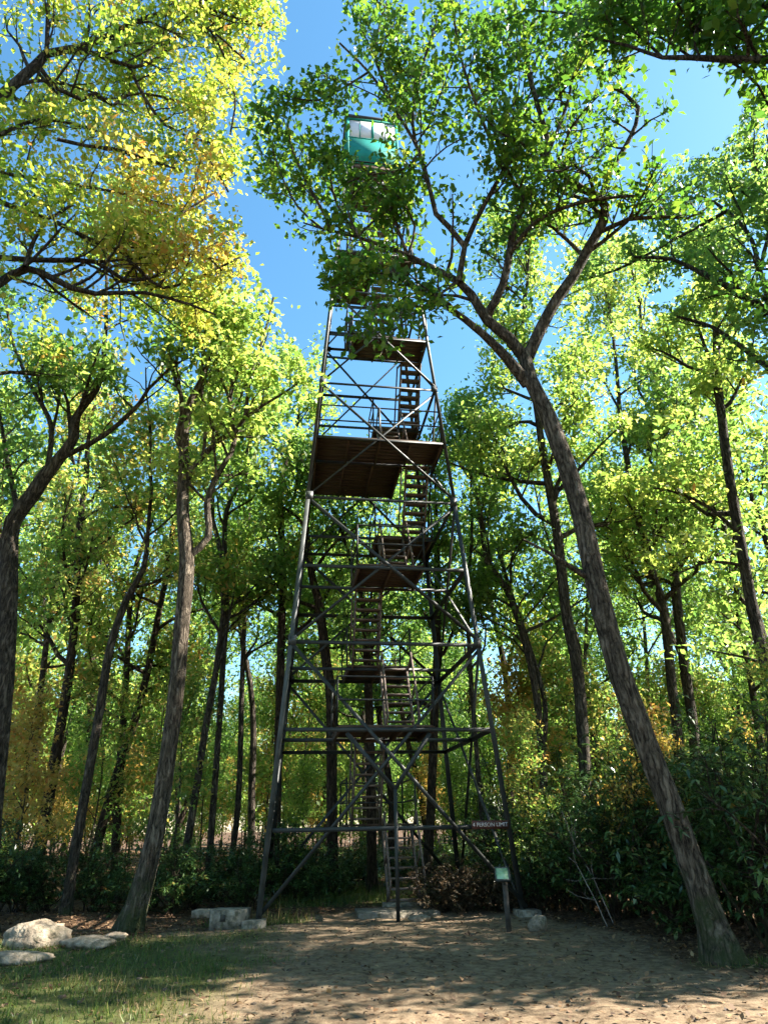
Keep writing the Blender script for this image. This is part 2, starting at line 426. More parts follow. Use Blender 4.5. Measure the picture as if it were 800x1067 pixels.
def make_litter():
    rg = np.random.default_rng(5)
    x, y = frustum_pts(34000, rg)
    d = dirt_mask(x, y); g = grass_mask(x, y)
    keep = rg.random(len(x)) < (1 - 0.84 * d) * (1 - .55 * g)
    x, y = x[keep], y[keep]
    P = np.stack([x, y, gheight(x, y) + rg.uniform(.006, .03, len(x))], 1)
    mb = MB(); n = len(P)
    ang = rg.uniform(0, 6.28, n)
    dirs = np.stack([np.cos(ang), np.sin(ang), rg.normal(0, .25, n)], 1)
    mb.leaves(P, 0.068, rg.beta(1.6, 1.8, n), rg, up=2.5, aspect=.6, droop=0, dirs=dirs)
    tag(mb.build('fallen_leaves', MAT['litter']), 'brown fallen leaves strewn over the ground of the clearing', 'leaf litter', kind='stuff')


def make_grass():
    rg = np.random.default_rng(6)
    x, y = frustum_pts(190000, rg, 5.2, 21)
    g = grass_mask(x, y)
    keep = rg.random(len(x)) < g * (0.35 + 0.65 * (fbm(x, y, 44, 3, .8) > -0.2))
    x, y = x[keep], y[keep]; n = len(x)
    P = np.stack([x, y, gheight(x, y) - .01], 1)
    d = rg.normal(0, .38, (n, 3)); d[:, 2] = 1; d /= np.linalg.norm(d, axis=1)[:, None]
    L = rg.gamma(4, .0135, n) * (1 + 1.6 * (y > 13)); W = rg.uniform(.003, .007, n)
    mb = MB(); mb.blades(P, d, L, W, np.clip(rg.beta(2, 2.4, n) + .22 * fbm(x, y, 45, 3, .3), 0, 1), rg)
    tag(mb.build('grass', MAT['grass']), 'short green grass in patches at the edges of the clearing', 'grass', kind='stuff')


def make_pebbles():
    rg = np.random.default_rng(8)
    x, y = frustum_pts(1300, rg, 5.5, 15)
    keep = dirt_mask(x, y) > .4; x, y = x[keep], y[keep]
    mb = MB()
    for xx, yy, s in zip(x, y, rg.gamma(2, .006, len(x)) + .004):
        s = min(s, .04); z = G(xx, yy)
        a = rg.uniform(0, 6.28); ax = np.array([[math.cos(a), math.sin(a), 0], [-math.sin(a), math.cos(a), 0], [0, 0, 1.]])
        sg = np.array([[-1, -1, -.4], [1, -1, -.4], [1, 1, -.4], [-1, 1, -.4], [-.6, -.6, .5], [.6, -.5, .55], [.5, .6, .45], [-.6, .5, .5]]) * (s * rg.uniform(.7, 1.2, 3)) + rg.normal(0, s * .12, (8, 3))
        mb.add(np.array([xx, yy, z]) + sg @ ax, [[0, 3, 2, 1], [4, 5, 6, 7], [0, 1, 5, 4], [1, 2, 6, 5], [2, 3, 7, 6], [3, 0, 4, 7]])
    tag(mb.build('pebbles', MAT['clod']), 'small stones and clods scattered on the trodden dirt', 'pebbles', kind='stuff')


make_litter(); make_grass(); make_pebbles()

# ------------------------------------------------------------------ lookout tower
TX, TY, TYAW = -0.3014, 15.892, 0.1444
W0, TAPER, Z1, STEP = 2.4433, 0.0684, 1.5139, 1.7984
CABZ = 22.25


def wz(z): return W0 - TAPER * z
def LZ(k): return 0.0 if k == 0 else Z1 + STEP * (k - 1)


def tw(u, v, z=0):
    c, s = math.cos(TYAW), math.sin(TYAW)
    return (TX + u * c - v * s, TY + u * s + v * c, z)


tower = thing('lookout_tower', 'tall dark steel fire lookout tower with zigzag stairs and a teal cab on top', 'lookout tower', (TX, TY, 0), TYAW)


def tower_legs():
    for a, b in ((-1, -1), (1, -1), (-1, 1), (1, 1)):
        mb = MB()
        zs = [0.0, LZ(5), CABZ + .02]
        for z0, z1, w in ((zs[0], zs[1], .10), (zs[1], zs[2], .085)):
            mb.angle((a * wz(z0), b * wz(z0), z0 - (.15 if z0 == 0 else 0)), (a * wz(z1), b * wz(z1), z1), w, .018, (-a, 0, 0), (0, -b, 0))
        for k in (3, 5, 7, 9, 11):      # splice plates at the brace nodes
            z = LZ(k); w = wz(z)
            mb.box((a * (w - .08), b * (w + .008), z), (.085, .005, .11)); mb.box((a * (w + .008), b * (w - .08), z), (.005, .085, .11))
        leg = mb.build('leg', MAT['steel_pale'] if (a, b) == (-1, -1) else MAT['steel'], tower)
        fb = MB()
        w = wz(0)
        for (hz, hw) in ((.10, .2),):
            V = []
            for zz, hh in ((-.3, hw * 1.1), (hz, hw)):
                V += [(a * w - hh, b * w - hh, zz), (a * w + hh, b * w - hh, zz), (a * w + hh, b * w + hh, zz), (a * w - hh, b * w + hh, zz)]
            fb.add(V, [[0, 3, 2, 1], [4, 5, 6, 7], [0, 1, 5, 4], [1, 2, 6, 5], [2, 3, 7, 6], [3, 0, 4, 7]])
        fb.build('footing', MAT['concrete'], leg)


def ring_beam(z, s=.085):
    w = wz(z); t = .014
    for b in (-1, 1):
        mb = MB(); mb.angle((-w + .02, b * (w - .02), z), (w - .02, b * (w - .02), z), s, t, (0, 0, -1), (0, -b, 0)); mb.build('crossbeam', MAT['steel'], tower)
    for a in (-1, 1):
        mb = MB(); mb.angle((a * (w - .024), -w + .03, z - .002), (a * (w - .024), w - .03, z - .002), s * .95, t, (0, 0, -1), (-a, 0, 0)); mb.build('crossbeam', MAT['steel'], tower)


def brace(p, q, w=.07, out=(0, -1, 0)):
    mb = MB()
    o = np.asarray(out, float)
    mb.angle(p, q, w, .012, np.cross(np.asarray(q, float) - np.asarray(p, float), o), -o)
    mb.build('brace', MAT['steel'], tower)


def tower_braces():
    nodes = [0, 3, 5, 7, 9, 11]
    zz = [0.12] + [LZ(k) for k in nodes[1:]] + [CABZ]
    for z0, z1 in zip(zz[:-1], zz[1:]):
        a0, a1 = wz(z0), wz(z1)
        s = .065 if z0 < 6 else .05
        for b in (-1, 1):
            brace((-a0, b * (a0 - .03), z0), (a1, b * (a1 - .03), z1 - .05), s, (0, b, 0))
            brace((a0, b * (a0 + .0), z0), (-a1, b * (a1 + .0), z1 - .05), s, (0, b, 0))
            brace((b * (a0 - .03), -a0, z0), (b * (a1 - .03), a1, z1 - .05), s, (b, 0, 0))
            brace((b * a0, a0, z0), (b * a1, -a1, z1 - .05), s, (b, 0, 0))


def boards(mb, u0, u1, v0, v1, z, bw=.145, gap=.012, t=.04):
    n = max(1, int(round((v1 - v0) / (bw + gap)))); st = (v1 - v0) / n
    rg = np.random.default_rng(int(abs(z * 100 + u0 * 10)))
    for i in range(n):
        dz = rg.uniform(-.004, .004)
        mb.box(((u0 + u1) / 2 + rg.uniform(-.01, .01), v0 + st * (i + .5), z + t / 2 + dz), ((u1 - u0) / 2, st / 2 - gap / 2, t / 2))


def landing(k, u0, u1, front, full=False, cut=None):
    z = LZ(k); w = wz(z)
    mb = MB()
    rects = []
    if full:
        vc = -.5
        rects.append((-w + .06, w - .06, -w + .06, vc)); rects.append((-w + .06, cut, vc + .012, w - .12))
    elif front:
        rects.append((u0, u1, -w + .03, -.46))
    else:
        rects.append((u0, u1, .46, w - .03))
    for r_ in rects: boards(mb, *r_, z + .012)
    o = mb.build('landing', MAT['wood'], tower)
    # joists under the boards and the fascia channel
    for (a0, a1, b0, b1) in rects:
        n = max(2, int(round((a1 - a0) / .75)) + 1)
        for i in range(n):
            jb = MB(); uu = a0 + .04 + (a1 - a0 - .08) * i / (n - 1)
            jb.box((uu, (b0 + b1) / 2, z - .045), (.022, (b1 - b0) / 2 - .03, .052)); jb.build('joist', MAT['wood'], o)
    vm = -.48 if front or full else .48
    mb = MB(); mb.angle((-w + .03, vm, z), (w - .03, vm, z), .08, .014, (0, 0, -1), (0, 1, 0)); mb.build('crossbeam', MAT['steel'], tower)
    rails = []
    if full:
        c4 = [(-w + .1, -w + .1), (w - .1, -w + .1), (w - .1, w - .1), (-w + .1, w - .1)]
        rails = [(c4[0], c4[1]), (c4[1], c4[2]), (c4[2], c4[3]), (c4[3], c4[0])]
    else:
        (a0, a1, b0, b1) = rects[0]
        vo = b0 if front else b1; vi = b1 if front else b0
        rails = [((a0, vo), (a1, vo)), ((a0, vo), (a0, vi)), ((a1, vo), (a1, vi))]
    for p, q in rails:
        rb = MB()
        for hz in (.55, 1.02):
            rb.tube([(p[0], p[1], z + hz), (q[0], q[1], z + hz)], .02, 6)
        L = math.hypot(q[0] - p[0], q[1] - p[1]); n = max(2, int(L / 1.1) + 1)
        for i in range(n):
            t = i / (n - 1); uu = p[0] + (q[0] - p[0]) * t; vv = p[1] + (q[1] - p[1]) * t
            rb.box((uu, vv, z + .53), (.02, .02, .5))
        rb.build('handrail', MAT['steel'], o)


def stair(k, u0, u1):
    """flight from level k-1 to level k; odd flights climb to the back"""
    z0, z1 = LZ(k - 1), LZ(k)
    d = 1 if k % 2 else -1
    v0, v1 = -d * .47, d * .47
    if k == 1: v0 = -.42
    root = bpy.data.objects.new('stair_flight', None); COL.objects.link(root); root.parent = tower
    A = lambda u, t, dz=0: np.array([u, v0 + (v1 - v0) * t, z0 + (z1 - z0) * t + dz])
    slope = np.array([0, v1 - v0, z1 - z0]); slope /= np.linalg.norm(slope)
    nrm = np.cross([1, 0, 0], slope); nrm *= np.sign(nrm[2])
    for u in (u0, u1):
        mb = MB(); mb.bar(A(u, 0, -.02), A(u, 1, -.02), .04, .17, nrm); mb.build('stringer', MAT['wood_stair'], root)
    n = 8
    for i in range(n):
        t = (i + .7) / n
        mb = MB(); mb.box(A((u0 + u1) / 2, t), ((u1 - u0) / 2 - .022, .10, .019)); mb.build('tread', MAT['wood_stair'], root)
    for u in (u0 - .03, u1 + .03):
        rb = MB(); off = nrm * .62
        P0, P1 = A(u, .06) + off, A(u, .98) + off
        rb.bar(P0, P1, .038, .06, nrm)
        for t in (.08, .5, .95):
            rb.bar(A(u, t), A(u, t) + off, .036, .05, slope)
        rb.build('handrail', MAT['wood_stair'], root)


def tower_build():
    tower_legs()
    for k in range(1, 13): ring_beam(LZ(k), .08 if k < 5 else .065)
    tower_braces()
    LA, LBn, LCn = (-.5, .14), (.2, .86), (.88, 1.48)
    landing(1, -.62, .98, False)
    landing(2, -1.05, .95, True)
    landing(3, -.64, .98, False)
    landing(4, -.62, .95, True)
    landing(5, .12, 1.72, False)
    landing(6, 0, 0, True, True, .78)
    landing(7, .1, 1.5, False)
    landing(8, -.72, 1.44, True)
    landing(9, -.72, .8, False)
    landing(10, 0, 0, True, True, -.02)
    landing(11, -.72, .75, False)
    landing(12, -.72, .75, True)
    for k, ln in ((1, LBn), (2, LA), (3, LBn), (4, LA), (5, LBn), (6, LCn), (7, (.2, .82)), (8, (.85, 1.43)), (9, (-.65, -.03)), (10, (.03, .65)), (11, (-.65, -.03)), (12, (.03, .65))):
        stair(k, *ln)
    # centre post of the near face with its two knee struts under the second landing
    z2 = LZ(2)
    mb = MB(); mb.box((.08, -2.36, .99), (.032, .032, 1.16)); mb.build('post', MAT['steel'], tower)
    for uu in (-.85, .85):
        mb = MB(); mb.bar((.08, -2.30, 2.15), (uu, -2.16, z2 - .10), .08, .04, (0, 1, 0)); mb.build('knee_strut', MAT['steel'], tower)
    # ---- cab
    cab = bpy.data.objects.new('cab', None); COL.objects.link(cab); cab.parent = tower
    H = .9; zb, zs, zt = CABZ, CABZ + 1.32, CABZ + 2.45
    fl = MB(); boards(fl, -H, H, -H, H, zb - .05); fl.build('cab_floor', MAT['wood'], cab)
    for i in range(4):
        c, s = math.cos(i * math.pi / 2), math.sin(i * math.pi / 2)
        ax = np.array([[c, s, 0], [-s, c, 0], [0, 0, 1.]])
        def pt(u, v, z): return np.array([u * c - v * s, u * s + v * c, z])
        mb = MB(); mb.box(pt(0, -H, (zb + zs) / 2), (H - .001 * i, .03, (zs - zb) / 2), ax); mb.build('wall', MAT['teal'], cab)
        wb = MB()
        wb.box(pt(0, -H + .002, zs + .03), (H - .05, .045, .03), ax); wb.box(pt(0, -H + .002, zt - .04), (H - .05, .04, .04), ax)
        wb.box(pt(.02, -H + .002, (zs + zt) / 2), (.05, .036, (zt - zs) / 2 - .08), ax)
        for uu in (-.45, .47): wb.box(pt(uu, -H + .002, (zs + zt) / 2), (.014, .03, (zt - zs) / 2 - .08), ax)
        win = wb.build('window', MAT['teal'], cab)
        pb_ = MB(); pb_.box(pt(0, -H + .016, (zs + zt) / 2), (H - .06, .008, (zt - zs) / 2 - .06), ax); pb_.build('pane', MAT['pane'], win)
        cb = MB(); cb.box(pt(-H + .02, -H + .02, (zb + zt) / 2), (.055, .055, (zt - zb) / 2 - .004), ax); cb.build('corner_post', MAT['teal'], cab)
    rb = MB(); e = H + .1
    rb.add([(-e, -e, zt), (e, -e, zt), (e, e, zt), (-e, e, zt), (-e, -e, zt + .09), (e, -e, zt + .09), (e, e, zt + .09), (-e, e, zt + .09), (-.08, -.08, zt + .75), (.08, -.08, zt + .75), (.08, .08, zt + .75), (-.08, .08, zt + .75)],
           [[0, 3, 2, 1], [0, 1, 5, 4], [1, 2, 6, 5], [2, 3, 7, 6], [3, 0, 4, 7], [4, 5, 9, 8], [5, 6, 10, 9], [6, 7, 11, 10], [7, 4, 8, 11], [8, 9, 10, 11]])
    rb.build('roof', MAT['roof'], cab)
    fb = MB()
    for v in (-.96, -.32, .32, .96): fb.box((0, v * .9, zb - .11), (.9, .03, .058))
    fb.build('floor_beam', MAT['wood'], cab)


tower_build()


def text_mesh(name, body, size, mat, parent, loc, rot=(math.pi / 2, 0, 0), ext=.003):
    cu = bpy.data.curves.new(name, 'FONT'); cu.body = body; cu.size = size; cu.align_x = 'CENTER'; cu.align_y = 'CENTER'; cu.extrude = ext
    to = bpy.data.objects.new('text_source', cu); COL.objects.link(to)
    bpy.context.view_layer.update()
    dg = bpy.context.evaluated_depsgraph_get()
    me = bpy.data.meshes.new_from_object(to.evaluated_get(dg))
    bpy.data.objects.remove(to); bpy.data.curves.remove(cu)
    me.materials.clear(); me.materials.append(mat)
    o = bpy.data.objects.new(name, me); COL.objects.link(o); o.parent = parent; o.location = loc; o.rotation_euler = rot
    return o


def limit_sign():
    z = LZ(1) - .01; w = wz(z)
    p = tw(1.90, -w - .035, z)
    s = thing('hanging_sign', 'small brown person limit sign with pale letters on the lowest tower beam', 'sign', p, TYAW)
    mb = MB(); mb.box((0, 0, 0), (.36, .013, .075)); mb.build('board', MAT['sign_brown'], s)
    text_mesh('lettering', '4 PERSON LIMIT', .098, MAT['sign_letter'], s, (0, -.017, 0))
    mb = MB()
    for u in (-.3, .3): mb.box((u, .021, .0), (.02, .007, .05))
    mb.build('bracket', MAT['steel'], s)


limit_sign()


def info_post():
    g = on_ground(530, 971); z = G(g[0], g[1])
    s = thing('sign_post', 'short dark post carrying a small tilted pale green panel beside the tower', 'sign post', (g[0], g[1], z), R(-6))
    mb = MB(); mb.box((0, 0, .27), (.04, .035, .42)); mb.build('post', MAT['post_dark'], s)
    t = R(35); ax = np.array([[1, 0, 0], [0, math.cos(t), math.sin(t)], [0, -math.sin(t), math.cos(t)]])
    mb = MB(); mb.box((-.03, -.03, 0.78), (.10, .13, .012), ax); mb.build('panel', MAT['sign_green'], s)
    mb = MB()
    for q in ((-.03, -.138), (-.03, .138)): mb.box(np.array([-.03, -.03, 0.78]) + np.array([0, q[1], .002]) @ ax, (.112, .01, .018), ax)
    for q in (-.107, .107): mb.box(np.array([-.03, -.03, 0.78]) + np.array([q, 0, .002]) @ ax, (.01, .126, .017), ax)
    mb.build('frame', MAT['steel_pale'], s)
    mb = MB(); mb.bar((0, 0, .6), (-.02, -.07, .72), .03, .03); mb.build('bracket', MAT['steel'], s)


info_post()


# ------------------------------------------------------------------ rocks and concrete
def rock(name, label, cat, px, py, size, seed, mat='rock', rz=0.0, sink=.25, loc=None):
    g = on_ground(px, py) if loc is None else np.array(loc)
    rg = np.random.default_rng(seed)
    n, m = 28, 16
    th = np.arange(n) / n * 2 * np.pi; ph = np.linspace(0.02, np.pi - .02, m)
    TH, PH = np.meshgrid(th, ph)
    D = np.stack([np.cos(TH) * np.sin(PH), np.sin(TH) * np.sin(PH), np.cos(PH)], -1)
    r = np.ones(TH.shape)
    for k in range(9):      # planar facets
        d = rg.normal(0, 1, 3); d /= np.linalg.norm(d); h = rg.uniform(.72, .95)
        r = np.minimum(r, h / np.maximum(D @ d, .05))
    for k in range(14):
        d = rg.normal(0, 1, 3) * rg.choice([2.5, 5, 9]); r = r + .028 * np.sin(D @ d + rg.uniform(0, 6))
    V = D * r[..., None] * np.array(size)
    i = np.arange(m - 1)[:, None] * n; j = np.arange(n)[None, :]; j2 = (j + 1) % n
    Q = np.stack([i + j, i + n + j, i + n + j2, i + j2], -1).reshape(-1, 4)
    mb = MB(); mb.add(V.reshape(-1, 3), Q)
    o = mb.build(name, MAT[mat], None, True); o.location = (g[0], g[1], G(g[0], g[1]) + size[2] * (1 - 2 * sink)); o.rotation_euler = (0, 0, rz)
    return tag(o, label, cat)


rock('boulder', 'large pale humped boulder half sunk in the grass at the left edge', 'rock', 38, 984, (.46, .4, .22), 3, rz=.3, sink=.28)
rock('flat_rock', 'low flat pale slab of rock just right of the humped boulder', 'rock', 92, 986, (.42, .3, .10), 5, rz=-.2, sink=.3)
rock('flat_rock', 'dark low rock in front of the humped boulder', 'rock', 14, 1000, (.5, .32, .09), 8, rz=.1, sink=.3)
rock('stone', 'small white broken stone lying right of the sign post', 'rock', 561, 970, (.16, .12, .13), 11, 'concrete', sink=.15)
rock('stone', 'flat grey stone at the foot of the tower stairs', 'rock', 437, 958, (.2, .16, .07), 12, sink=.2)
rock('stone', 'small low stone left of the concrete block', 'rock', 121, 978, (.2, .16, .07), 14, sink=.2)


def concrete_block():
    g = on_ground(232, 965); z = G(g[0], g[1])
    o = thing('concrete_block', 'pale concrete slab with a square socket left of the tower leg', 'concrete block', (g[0], g[1], z), R(-4))
    mb = MB()
    mb.box((.13, 0, .12), (.30, .22, .17)); mb.box((-.34, .02, .225), (.17, .2, .055))
    b = mb.build('slab', MAT['concrete'], o)
    sb = MB(); sb.box((.06, -.223, .17), (.045, .006, .05)); sb.build('socket_shade', MAT['post_dark'], o)  # no real hole: a dark plate on the face paints its shade


concrete_block()


def step_slab():
    p = tw(.2, -1.35)
    o = thing('step_slab', 'low dark concrete step slab at the bottom of the tower stairs', 'step', (p[0], p[1], G(p[0], p[1])), TYAW)
    mb = MB(); mb.box((0, 0, -.03), (.75, .5, .12)); mb.box((.35, .7, 0), (.5, .2, .14)); mb.build('slab', MAT['concrete'], o)


step_slab()


# ------------------------------------------------------------------ trees
def catmull(P, R_=None, step=.35):
    P = np.asarray(P, float)
    if len(P) < 3:
        n = max(2, int(np.linalg.norm(P[-1] - P[0]) / step) + 1); t = np.linspace(0, 1, n)[:, None]
        Q = P[0] * (1 - t) + P[-1] * t
        return (Q, np.interp(np.linspace(0, 1, n), [0, 1], [R_[0], R_[-1]])) if R_ is not None else Q
    E = np.vstack([2 * P[0] - P[1], P, 2 * P[-1] - P[-2]])
    out = []; ro = []
    for i in range(1, len(E) - 2):
        p0, p1, p2, p3 = E[i - 1], E[i], E[i + 1], E[i + 2]
        n = max(1, int(np.linalg.norm(p2 - p1) / step))
        for k in range(n):
            t = k / n
            out.append(.5 * (2 * p1 + (p2 - p0) * t + (2 * p0 - 5 * p1 + 4 * p2 - p3) * t * t + (3 * p1 - p0 - 3 * p2 + p3) * t ** 3))
            if R_ is not None: ro.append(R_[i - 1] * (1 - t) + R_[i] * t)
    out.append(P[-1])
    if R_ is not None: ro.append(R_[-1])
    return (np.array(out), np.array(ro)) if R_ is not None else np.array(out)


# open sky the photograph shows between the crowns (no twig grows there)
GAPS = [
    [(300, -30), (362, -30), (352, 40), (330, 75), (318, 60), (305, 75), (298, 50)],
    [(252, 205), (280, 215), (296, 258), (325, 275), (338, 310), (330, 330), (322, 385), (305, 350), (272, 290), (256, 262)],
    [(690, 80), (720, 84), (775, 96), (768, 135), (742, 165), (722, 160), (712, 120)],
    [(124, 372), (150, 360), (180, 400), (170, 425), (140, 420)],
    [(185, 375), (208, 380), (206, 415), (190, 420)],
    [(55, 312), (70, 310), (72, 345), (58, 350)],
    [(440, 335), (470, 345), (500, 375), (480, 390), (452, 360)],
]
CAB_GAP = [[(364, 124), (396, 128), (392, 158), (388, 166), (374, 164), (364, 148)]]
TOWER_GAP = [[(338, 300), (440, 305), (466, 470), (505, 700), (540, 940), (270, 950), (318, 520)]]


def in_polys(x, y, polys):
    r_ = np.zeros(len(x), bool)
    for poly in polys:
        p = np.array(poly, float); q = np.roll(p, -1, 0); c = np.zeros(len(x), bool)
        for (x0, y0), (x1, y1) in zip(p, q):
            if y0 == y1: continue
            c ^= ((y0 > y) != (y1 > y)) & (x < (x1 - x0) * (y - y0) / (y1 - y0) + x0)
        r_ |= c
    return r_


def unit(v): return v / (np.linalg.norm(v) + 1e-9)


def wobble_line(p, d, L, rg, n=5, up=.12, wob=.22):
    P = [np.array(p)]; d = unit(np.array(d, float))
    for i in range(n):
        d = unit(d + rg.normal(0, wob, 3) + np.array([0, 0, up])); P.append(P[-1] + d * L / n)
    return np.array(P)


def side_dir(T, rg, ang):
    a = rg.normal(0, 1, 3); a = unit(a - T * np.dot(a, T))
    return T * math.cos(ang) + a * math.sin(ang)


class Tree:
    def __init__(s, base, seed, leaf=.15, gaps=None, lift=.1):
        s.lift = lift
        s.base = np.array(base, float); s.rg = np.random.default_rng(seed)
        s.tb = MB(); s.lb = MB(); s.leaf = leaf; s.gaps = gaps; s.nleaf = 0; s.hoff = s.rg.uniform(-.08, .08)

    def limb(s, P, r, sides=8, noise=0.0, roots=0.0):
        s.tb.tube(np.asarray(P) - s.base, r, sides, noise=noise, rg=s.rg)
        if roots:       # buttressed foot
            V = s.tb.v[-1].reshape(len(P), sides, 3); c = np.asarray(P) - s.base
            th = np.arange(sides) / sides * 2 * np.pi; ph = s.rg.uniform(0, 6.28, 2)
            lob = .6 * np.cos(4 * th + ph[0]) + .5 * np.cos(3 * th + ph[1])
            k = roots * np.exp(-np.maximum(c[:, 2], 0) / .32)
            V[:] = c[:, None, :] + (V - c[:, None, :]) * (1 + k[:, None] * (lob[None, :] + .35))[..., None]
            s.tb.v[-1] = V.reshape(-1, 3)

    def leafy(s, P, per, spread, up=.5, aspect=.55, hue=None):
        """leaf tufts along the outer part of the twig P"""
        rg = s.rg; P = np.asarray(P)
        if s.gaps:
            x, y = project(P[-1:]); 
            if in_polys(x, y, s.gaps)[0]: return
        n = max(1, int(per * rg.uniform(.6, 1.4)))
        t = rg.uniform(.25, 1.05, n) * (len(P) - 1)
        i = np.clip(t.astype(int), 0, len(P) - 2); f = (t - i)[:, None]
        Q = P[i] * (1 - f) + P[i + 1] * f + rg.normal(0, spread, (n, 3)) * np.array([1, 1, .6]) + np.array([0, 0, s.lift * spread])
        if s.gaps:
            x, y = project(Q); Q = Q[~in_polys(x, y, s.gaps) | (rg.random(len(Q)) < .12)]
        if len(Q) == 0: return
        base = rg.beta(2, 2.6) if hue is None else hue
        h = base * .7 + rg.beta(2, 2, len(Q)) * .3 + s.hoff
        s.lb.leaves(Q - s.base, s.leaf, h, rg, up=up, aspect=aspect); s.nleaf += len(Q)

    def sub(s, P, r, level, maxlevel, dens=1.0, t0=.3, lens=.45, per=26, spread=.2, n=None, hue=None, tw_min=.35):
        """side growth on a limb P (radii r)"""
        rg = s.rg; P = np.asarray(P)
        L = np.linalg.norm(np.diff(P, axis=0), axis=1).sum()
        n = n or max(3, int(round(dens * (2.2 + L * (1.6 if level < maxlevel else 2.6)))))
        for k in range(n):
            t = t0 + (1.0 - t0) * ((k + rg.uniform(0, 1)) / n)
            f = t * (len(P) - 1); i = min(int(f), len(P) - 2)
            p = P[i] + (P[i + 1] - P[i]) * (f - i); T = unit(P[i + 1] - P[i])
            rr = np.interp(f, np.arange(len(P)), r)
            l = max(tw_min, lens * L * rg.uniform(.6, 1.15) * (1.15 - .55 * t))
            l = min(l, 3.2 if level < maxlevel else 1.3)
            d = side_dir(T, rg, R(rg.uniform(32, 68))); d[2] = d[2] * .8 + .08 + s.lift * .3
            Q = wobble_line(p, d, l, rg, 4, up=.05)
            if s.gaps:
                x, y = project(Q[-1:])
                if in_polys(x, y, s.gaps)[0]: continue
            q0 = max(.006, min(rr * .55, .012 + .018 * l)); rad = np.linspace(q0, q0 * .3 + .002, len(Q))
            s.limb(Q, rad, 5 if level < maxlevel else 3)
            if level >= maxlevel: s.leafy(Q, per, spread, hue=hue if hue is None else np.clip(rg.normal(hue, .13), 0, 1))
            else: s.sub(Q, rad, level + 1, maxlevel, dens, .25, .5, per, spread, hue=hue)
        # the tip itself
        s.leafy(P[-3:], per, spread, hue=hue)

    def finish(s, name, label, leafmat, barkmat='bark', cat='tree', group=None):
        o = thing(name, label, cat, tuple(s.base), 0, group)
        s.tb.build('trunk', MAT[barkmat], o, True)
        if s.nleaf: s.lb.build('crown', MAT[leafmat], o)
        return o


def px_line(pts, Y, taper):
    """pixel polyline -> world points at forward distance Y (a number or (Y0, Y1)), with radii from pixel thickness"""
    n = len(pts); Ys = np.linspace(Y[0], Y[1], n) if isinstance(Y, tuple) else np.full(n, Y)
    P = np.array([at(p[0], p[1], yy) for p, yy in zip(pts, Ys)])
    th = np.interp(np.linspace(0, 1, n), np.linspace(0, 1, len(taper)), taper)
    rad = np.array([t / 2 * depth(p) / FPX for t, p in zip(th, P)])
    return catmull(P, rad, .3)


def auto_crown(t, P, r, z_from, nl, reach, per, spread, maxlevel=2, dens=1.0, hue=None):
    """limbs off the trunk above z_from"""
    rg = t.rg; az = rg.uniform(0, 6.28)
    idx = np.where(P[:, 2] > z_from)[0]
    if len(idx) < 2: return
    zt = P[-1, 2]
    for k in range(nl):
        f = idx[0] + (len(P) - 1 - idx[0]) * ((k + rg.uniform(0, .8)) / nl) ** .85
        i = min(int(f), len(P) - 2); p = P[i] + (P[i + 1] - P[i]) * (f - i)
        az += 2.4 + rg.normal(0, .3)
        h = (p[2] - z_from) / max(zt - z_from, .1)
        el = R(rg.uniform(15, 45) + 25 * h)
        d = np.array([math.cos(az) * math.cos(el), math.sin(az) * math.cos(el), math.sin(el)])
        l = reach * rg.uniform(.65, 1.15) * (1.05 - .55 * h)
        Q = wobble_line(p, d, l, rg, 6, up=.06, wob=.2)
        rr = np.interp(f, np.arange(len(P)), r); q0 = max(.02, min(rr * .6, .03 + .018 * l)); rad = np.linspace(q0, q0 * .25, len(Q))
        if t.gaps:
            x, y = project(Q[-1:])
            if in_polys(x, y, t.gaps)[0]: continue
        t.limb(Q, rad, 6)
        t.sub(Q, rad, 1, maxlevel, dens, .25, .42, per, spread, hue=hue)
    t.sub(P[idx[-1] - max(2, len(idx) // 5):], r[idx[-1] - max(2, len(idx) // 5):], 1, maxlevel, dens, .1, .5, per, spread, hue=hue)


def root_flare(P, r, amt=.7, h=.9):
    z = P[:, 2] - P[0, 2]
    return r * (1 + amt * np.exp(-z / h * 3))


